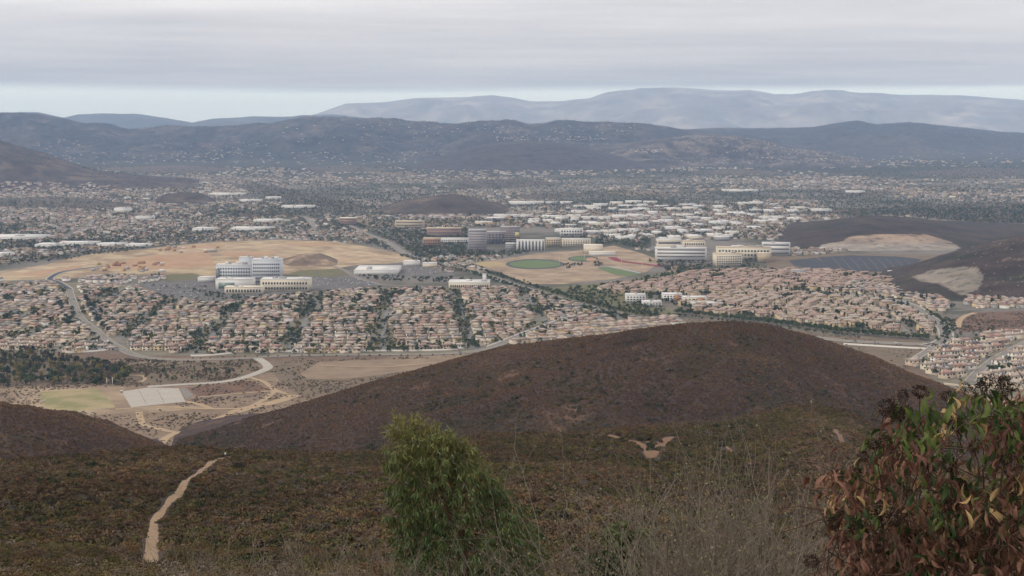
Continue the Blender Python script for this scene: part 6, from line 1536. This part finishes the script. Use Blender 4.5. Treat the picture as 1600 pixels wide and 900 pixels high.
    for x, y in ((1412, 655), (1430, 640), (1445, 634), (1425, 672), (1440, 665), (1405, 668), (1520, 632), (1540, 640), (1558, 645), (1582, 622), (1596, 640), (1500, 640), (1530, 660), (1570, 634), (1590, 655), (1610, 630), (1508, 625), (1552, 628), (1480, 690), (1430, 690), (1560, 700), (1600, 690)): bunch(x, y, 8, ['green'] * 5 + ['dark'] * 3)
    for x, y in ((1484, 632), (1492, 645), (1478, 650), (1474, 660)): bunch(x, y, 5, ['tan', 'tan', 'green'])
    for x, y in ((1290, 745), (1300, 755), (1320, 728), (1308, 738), (1330, 735), (1350, 755), (1345, 770), (1400, 720), (1385, 735), (1370, 740), (1405, 745)): bunch(x, y, 5, ['rust', 'rust', 'red', 'brown'], .035)
    for x, y in ((1382, 775), (1395, 785), (1420, 782), (1445, 785), (1530, 780), (1510, 788), (1515, 775), (1560, 770)): bunch(x, y, 5, ['tan', 'tan', 'rust'], .04)
    for x, y in ((1465, 790), (1475, 800), (1500, 800), (1450, 775), (1505, 830), (1365, 800), (1340, 705), (1460, 720), (1480, 705)): bunch(x, y, 6, ['green', 'dark', 'dark'], .05)
    for x, y in ((1320, 845), (1345, 838), (1330, 885), (1290, 895)): bunch(x, y, 5, ['red', 'rust', 'brown'], .04)
    for k in range(800):
        x = r.uniform(1310, 1640); y = r.uniform(np.interp(x, tx, ty) + 22, 925)
        f = (y - 620) / 280
        kinds = ['green', 'dark', 'rust', 'red', 'red'] if f < .3 else (['rust', 'red', 'red', 'brown', 'brown', 'dark', 'dark', 'tan', 'green'] if f < .7 else ['red', 'brown', 'brown', 'dark', 'rust', 'rust'])
        if x < 1400 and r.random() < .55: continue
        if fbm(np.array([x]), np.array([y]), 60, 3, 9)[0] < -.3: continue
        bunch(x, y, int(r.integers(4, 8)), kinds, .055, D + r.uniform(-.3, 1.1))
    print('sumac leaves', len(L_))
    L_.sort(key=lambda l: l[0][1])
    rest = {}
    for k, (p, kd, s, a, bx_, by_) in enumerate(L_):
        me, v, q = shapes[k % 8]
        if k < 300:
            lf = part('leaf', me, o, tuple(p - org), m=mats[kd]); lf.rotation_euler = (bx_, by_, a); lf.scale = (s, s, s)
        else:
            M = np.array(Matrix.LocRotScale(Vector(p - org), __import__('mathutils').Euler((bx_, by_, a)), Vector((s, s, s))))
            w = v @ M[:3, :3].T + M[:3, 3]; d = rest.setdefault(kd, [[], [], 0]); d[0].append(w); d[1].append(q + d[2]); d[2] += len(v)
    V, Q, MI, n0 = [], [], [], 0
    keys = list(rest)
    for i, kd in enumerate(keys):
        V.append(np.concatenate(rest[kd][0])); qq = np.concatenate(rest[kd][1]) + n0; Q.append(qq); MI += [i] * len(qq); n0 += rest[kd][2]
    me = np_mesh('foliage', np.concatenate(V), np.concatenate(Q), None, smooth=True)
    for kd in keys: me.materials.append(mats[kd])
    me.polygons.foreach_set('material_index', np.array(MI, np.int32))
    f = part('foliage', me, o); f['kind'] = 'stuff'
    for k in range(520):       # fine twigs inside
        x = r.uniform(1290, 1640); y = r.uniform(np.interp(x, tx, ty) + 40, 930); p = at(x, y, D + r.uniform(-.3, .9)); d = r.normal(0, 1, 3) * np.array((.12, .12, .14))
        paths.append((np.array([p, p + d * .5 + r.normal(0, .01, 3), p + d]) - org, [.0035, .0025, .0015]))
    part('branches', tube_mesh('branches', paths, twig), o)
sumac()

# ---- dry twiggy shrubs
def dry_mesh(seed, h=2.0, w=1.0, n=42, seeds=True):
    r = np.random.default_rng(seed); paths = []; V, T = [], []
    def grow(p, d, L, rad, lvl):
        pts = [p]; n_ = 4
        for k in range(n_):
            d = d + r.normal(0, .13, 3); d /= np.linalg.norm(d); pts.append(pts[-1] + d * L / n_)
        paths.append((np.array(pts), np.linspace(rad, rad * .5, n_ + 1)))
        if lvl < 2:
            for k in range(int(r.integers(3, 6))):
                i = int(r.integers(1, n_ + 1)); dd = d + r.normal(0, .55, 3) + np.array((0, 0, .25)); dd /= np.linalg.norm(dd)
                grow(pts[i], dd, L * r.uniform(.35, .6), rad * .55, lvl + 1)
        else:
            for k in range(3):
                q = pts[-1] + r.normal(0, .02, 3) - d * r.uniform(0, L * .6); t = r.normal(size=3); t /= np.linalg.norm(t); s = np.cross(t, r.normal(size=3)); s /= np.linalg.norm(s); b = len(V); z = r.uniform(.006, .013)
                V.extend([q - t * z, q + s * z * .7, q + t * z, q - s * z * .7]); T.append((b, b + 1, b + 2, b + 3))
    for k in range(n):
        a = r.uniform(0, 6.28); d = np.array((math.cos(a) * r.uniform(.05, .5) * w, math.sin(a) * r.uniform(.05, .5) * w, 1.0)); d /= np.linalg.norm(d)
        grow(np.array((math.cos(a) * .12, math.sin(a) * .12, 0.0)), d, h * r.uniform(.55, .95), .009, 0)
    return tube_mesh('twigs', paths, mat('dry_twig', (0.185, 0.152, 0.118), .95, (.2, (0.12, 0.094, 0.072), .2)), 3), np_mesh('seed_tufts', V, np.array(T), mat('seed_tuft', (0.20, 0.175, 0.10), .9, (.1, (0.13, 0.125, 0.06), .2)))
DRY = [dry_mesh(900 + k) for k in range(4)]
spots = [(960, 790, 12, 'at the left end of the dry thicket'), (1010, 800, 11, 'behind the small green shrub'), (1060, 785, 12, 'left of the middle of the dry thicket'), (1110, 775, 11.5, 'in the middle of the dry thicket'), (1150, 790, 10, 'front of the dry thicket'), (1205, 742, 12, 'tallest in the dry thicket'), (1250, 760, 11, 'beside the tallest dry shrub'), (1300, 755, 10, 'under the left leaves of the sumac'), (1340, 775, 11, 'behind the sumac'), (1085, 800, 9.5, 'low in front of the thicket'), (1185, 780, 9, 'low centre front of the thicket'), (1265, 790, 9, 'front right of the thicket'), (985, 825, 9, 'front left of the thicket'),
         (290, 868, 14, 'at the lower left beside the trail'), (345, 860, 13, 'right of the trail foot'), (415, 872, 13, 'bottom edge right of the trail'), (555, 862, 14, 'left of the eucalyptus foot'), (610, 862, 17, 'at the eucalyptus foot'), (500, 878, 13, 'bottom edge between trail and eucalyptus'), (700, 884, 16, 'in front of the eucalyptus'), (880, 880, 13, 'bottom edge right of the eucalyptus')]
for k, (px, py, D, where) in enumerate(spots):
    p = at(px, py, D); gz = ground(p[0], p[1]); h = p[2] - gz
    o = thing('dry_shrub', f'leafless grey brown shrub {where}', 'shrub', (p[0], p[1], gz - .05), k * 1.7, 'dry shrubs in the foreground')
    tw, sd = DRY[k % 4]; s = h / float(np.percentile([v.co.z for v in tw.vertices], 98.5)); o.scale = (max(s, .8), max(s, .8), s)
    part('twigs', tw, o); part('seed_tufts', sd, o)
# ---- small leafy green shrubs
for k, (px, py, D, w, lab) in enumerate(((988, 802, 12.5, .26, 'small bright green leafy shrub above the dry thicket'), (938, 856, 12, .26, 'small dark green shrub at the bottom edge left of the thicket'))):
    p = at(px, py, D); gz = ground(p[0], p[1]); h = p[2] - gz
    o = thing('green_shrub', lab, 'shrub', (p[0], p[1], gz - .05))
    c = (.075, .105, .024) if k == 0 else (.04, .062, .02)
    part('crown', leaf_blob('crown', 650, .042, 9, w, .30, h - .30, 950 + k, leaf_mat(f'shrub_leaf_{k}', c, tuple(np.array(c) * .6)), aspect=2.2), o)
    r = np.random.default_rng(960 + k)
    part('stems', tube_mesh('stems', [(np.array([(0, 0, 0), (r.normal(0, .06), r.normal(0, .06), h * .5), (r.normal(0, .14), r.normal(0, .14), h - .3)]), [.014, .010, .005]) for _ in range(7)], mat('sumac_twig', (0.075, 0.042, 0.032))), o)

# ---- hiker at the top of the trail
def hiker():
    p = on_near(352, 715); z = ground(p.x, p.y)
    bm = bmesh.new()
    J = {'pel': (0, 0, .95, .15), 'wai': (0, 0, 1.12, .14), 'che': (0, .01, 1.35, .17), 'nek': (0, 0, 1.50, .06), 'hea': (0, -.02, 1.62, .10), 'top': (0, -.01, 1.73, .08), 'hl': (.10, 0, .90, .10), 'kl': (.11, -.04, .50, .065), 'al': (.11, .03, .09, .045), 'tl': (.12, -.12, .04, .04), 'hr': (-.10, 0, .90, .10), 'kr': (-.11, -.10, .50, .065), 'ar': (-.11, -.05, .09, .045), 'tr': (-.12, -.20, .04, .04), 'sl': (.20, 0, 1.42, .07), 'el': (.26, .03, 1.14, .05), 'wl': (.25, -.10, .92, .035), 'fl': (.24, -.14, .83, .03), 'sr': (-.20, 0, 1.42, .07), 'er': (-.26, .05, 1.14, .05), 'wr': (-.25, -.05, .90, .035), 'fr': (-.24, -.09, .81, .03)}
    keys = list(J); E = [('pel', 'wai'), ('wai', 'che'), ('che', 'nek'), ('nek', 'hea'), ('hea', 'top'), ('pel', 'hl'), ('hl', 'kl'), ('kl', 'al'), ('al', 'tl'), ('pel', 'hr'), ('hr', 'kr'), ('kr', 'ar'), ('ar', 'tr'), ('che', 'sl'), ('sl', 'el'), ('el', 'wl'), ('wl', 'fl'), ('che', 'sr'), ('sr', 'er'), ('er', 'wr'), ('wr', 'fr')]
    me = bpy.data.meshes.new('person'); me.from_pydata([J[k][:3] for k in keys], [(keys.index(a), keys.index(b)) for a, b in E], [])
    o = bpy.data.objects.new('person', me); COL.objects.link(o); o.location = (p.x, p.y, z + .12)
    o.modifiers.new('skin', 'SKIN'); o.modifiers.new('sub', 'SUBSURF').levels = 1; o.modifiers['sub'].render_levels = 1
    for i, k in enumerate(keys):
        sv = me.skin_vertices[0].data[i]; sv.radius = (J[k][3], J[k][3]); sv.use_root = (k == 'pel')
    m = bpy.data.materials.new('hiker_clothes'); m.use_nodes = True; n, l = m.node_tree.nodes, m.node_tree.links
    tc_ = n.new('ShaderNodeTexCoord'); sp = n.new('ShaderNodeSeparateXYZ'); l.new(tc_.outputs['Object'], sp.inputs[0])
    cr = n.new('ShaderNodeValToRGB'); cr.color_ramp.interpolation = 'CONSTANT'; mr = n.new('ShaderNodeMath'); mr.operation = 'DIVIDE'; mr.inputs[1].default_value = 1.8; l.new(sp.outputs['Z'], mr.inputs[0]); l.new(mr.outputs[0], cr.inputs[0])
    e = cr.color_ramp.elements; e[0].position = 0; e[0].color = (.05, .05, .06, 1); e[1].position = .55; e[1].color = (.7, .7, .7, 1)
    for ps, c in ((.835, (.35, .2, .14, 1)), (.93, (.03, .02, .015, 1))):
        x = e.new(ps); x.color = c
    l.new(cr.outputs[0], n['Principled BSDF'].inputs['Base Color']); me.materials.append(m)
    o['label'] = 'tiny hiker in a white shirt and dark trousers at the top of the trail'; o['category'] = 'person'
hiker()
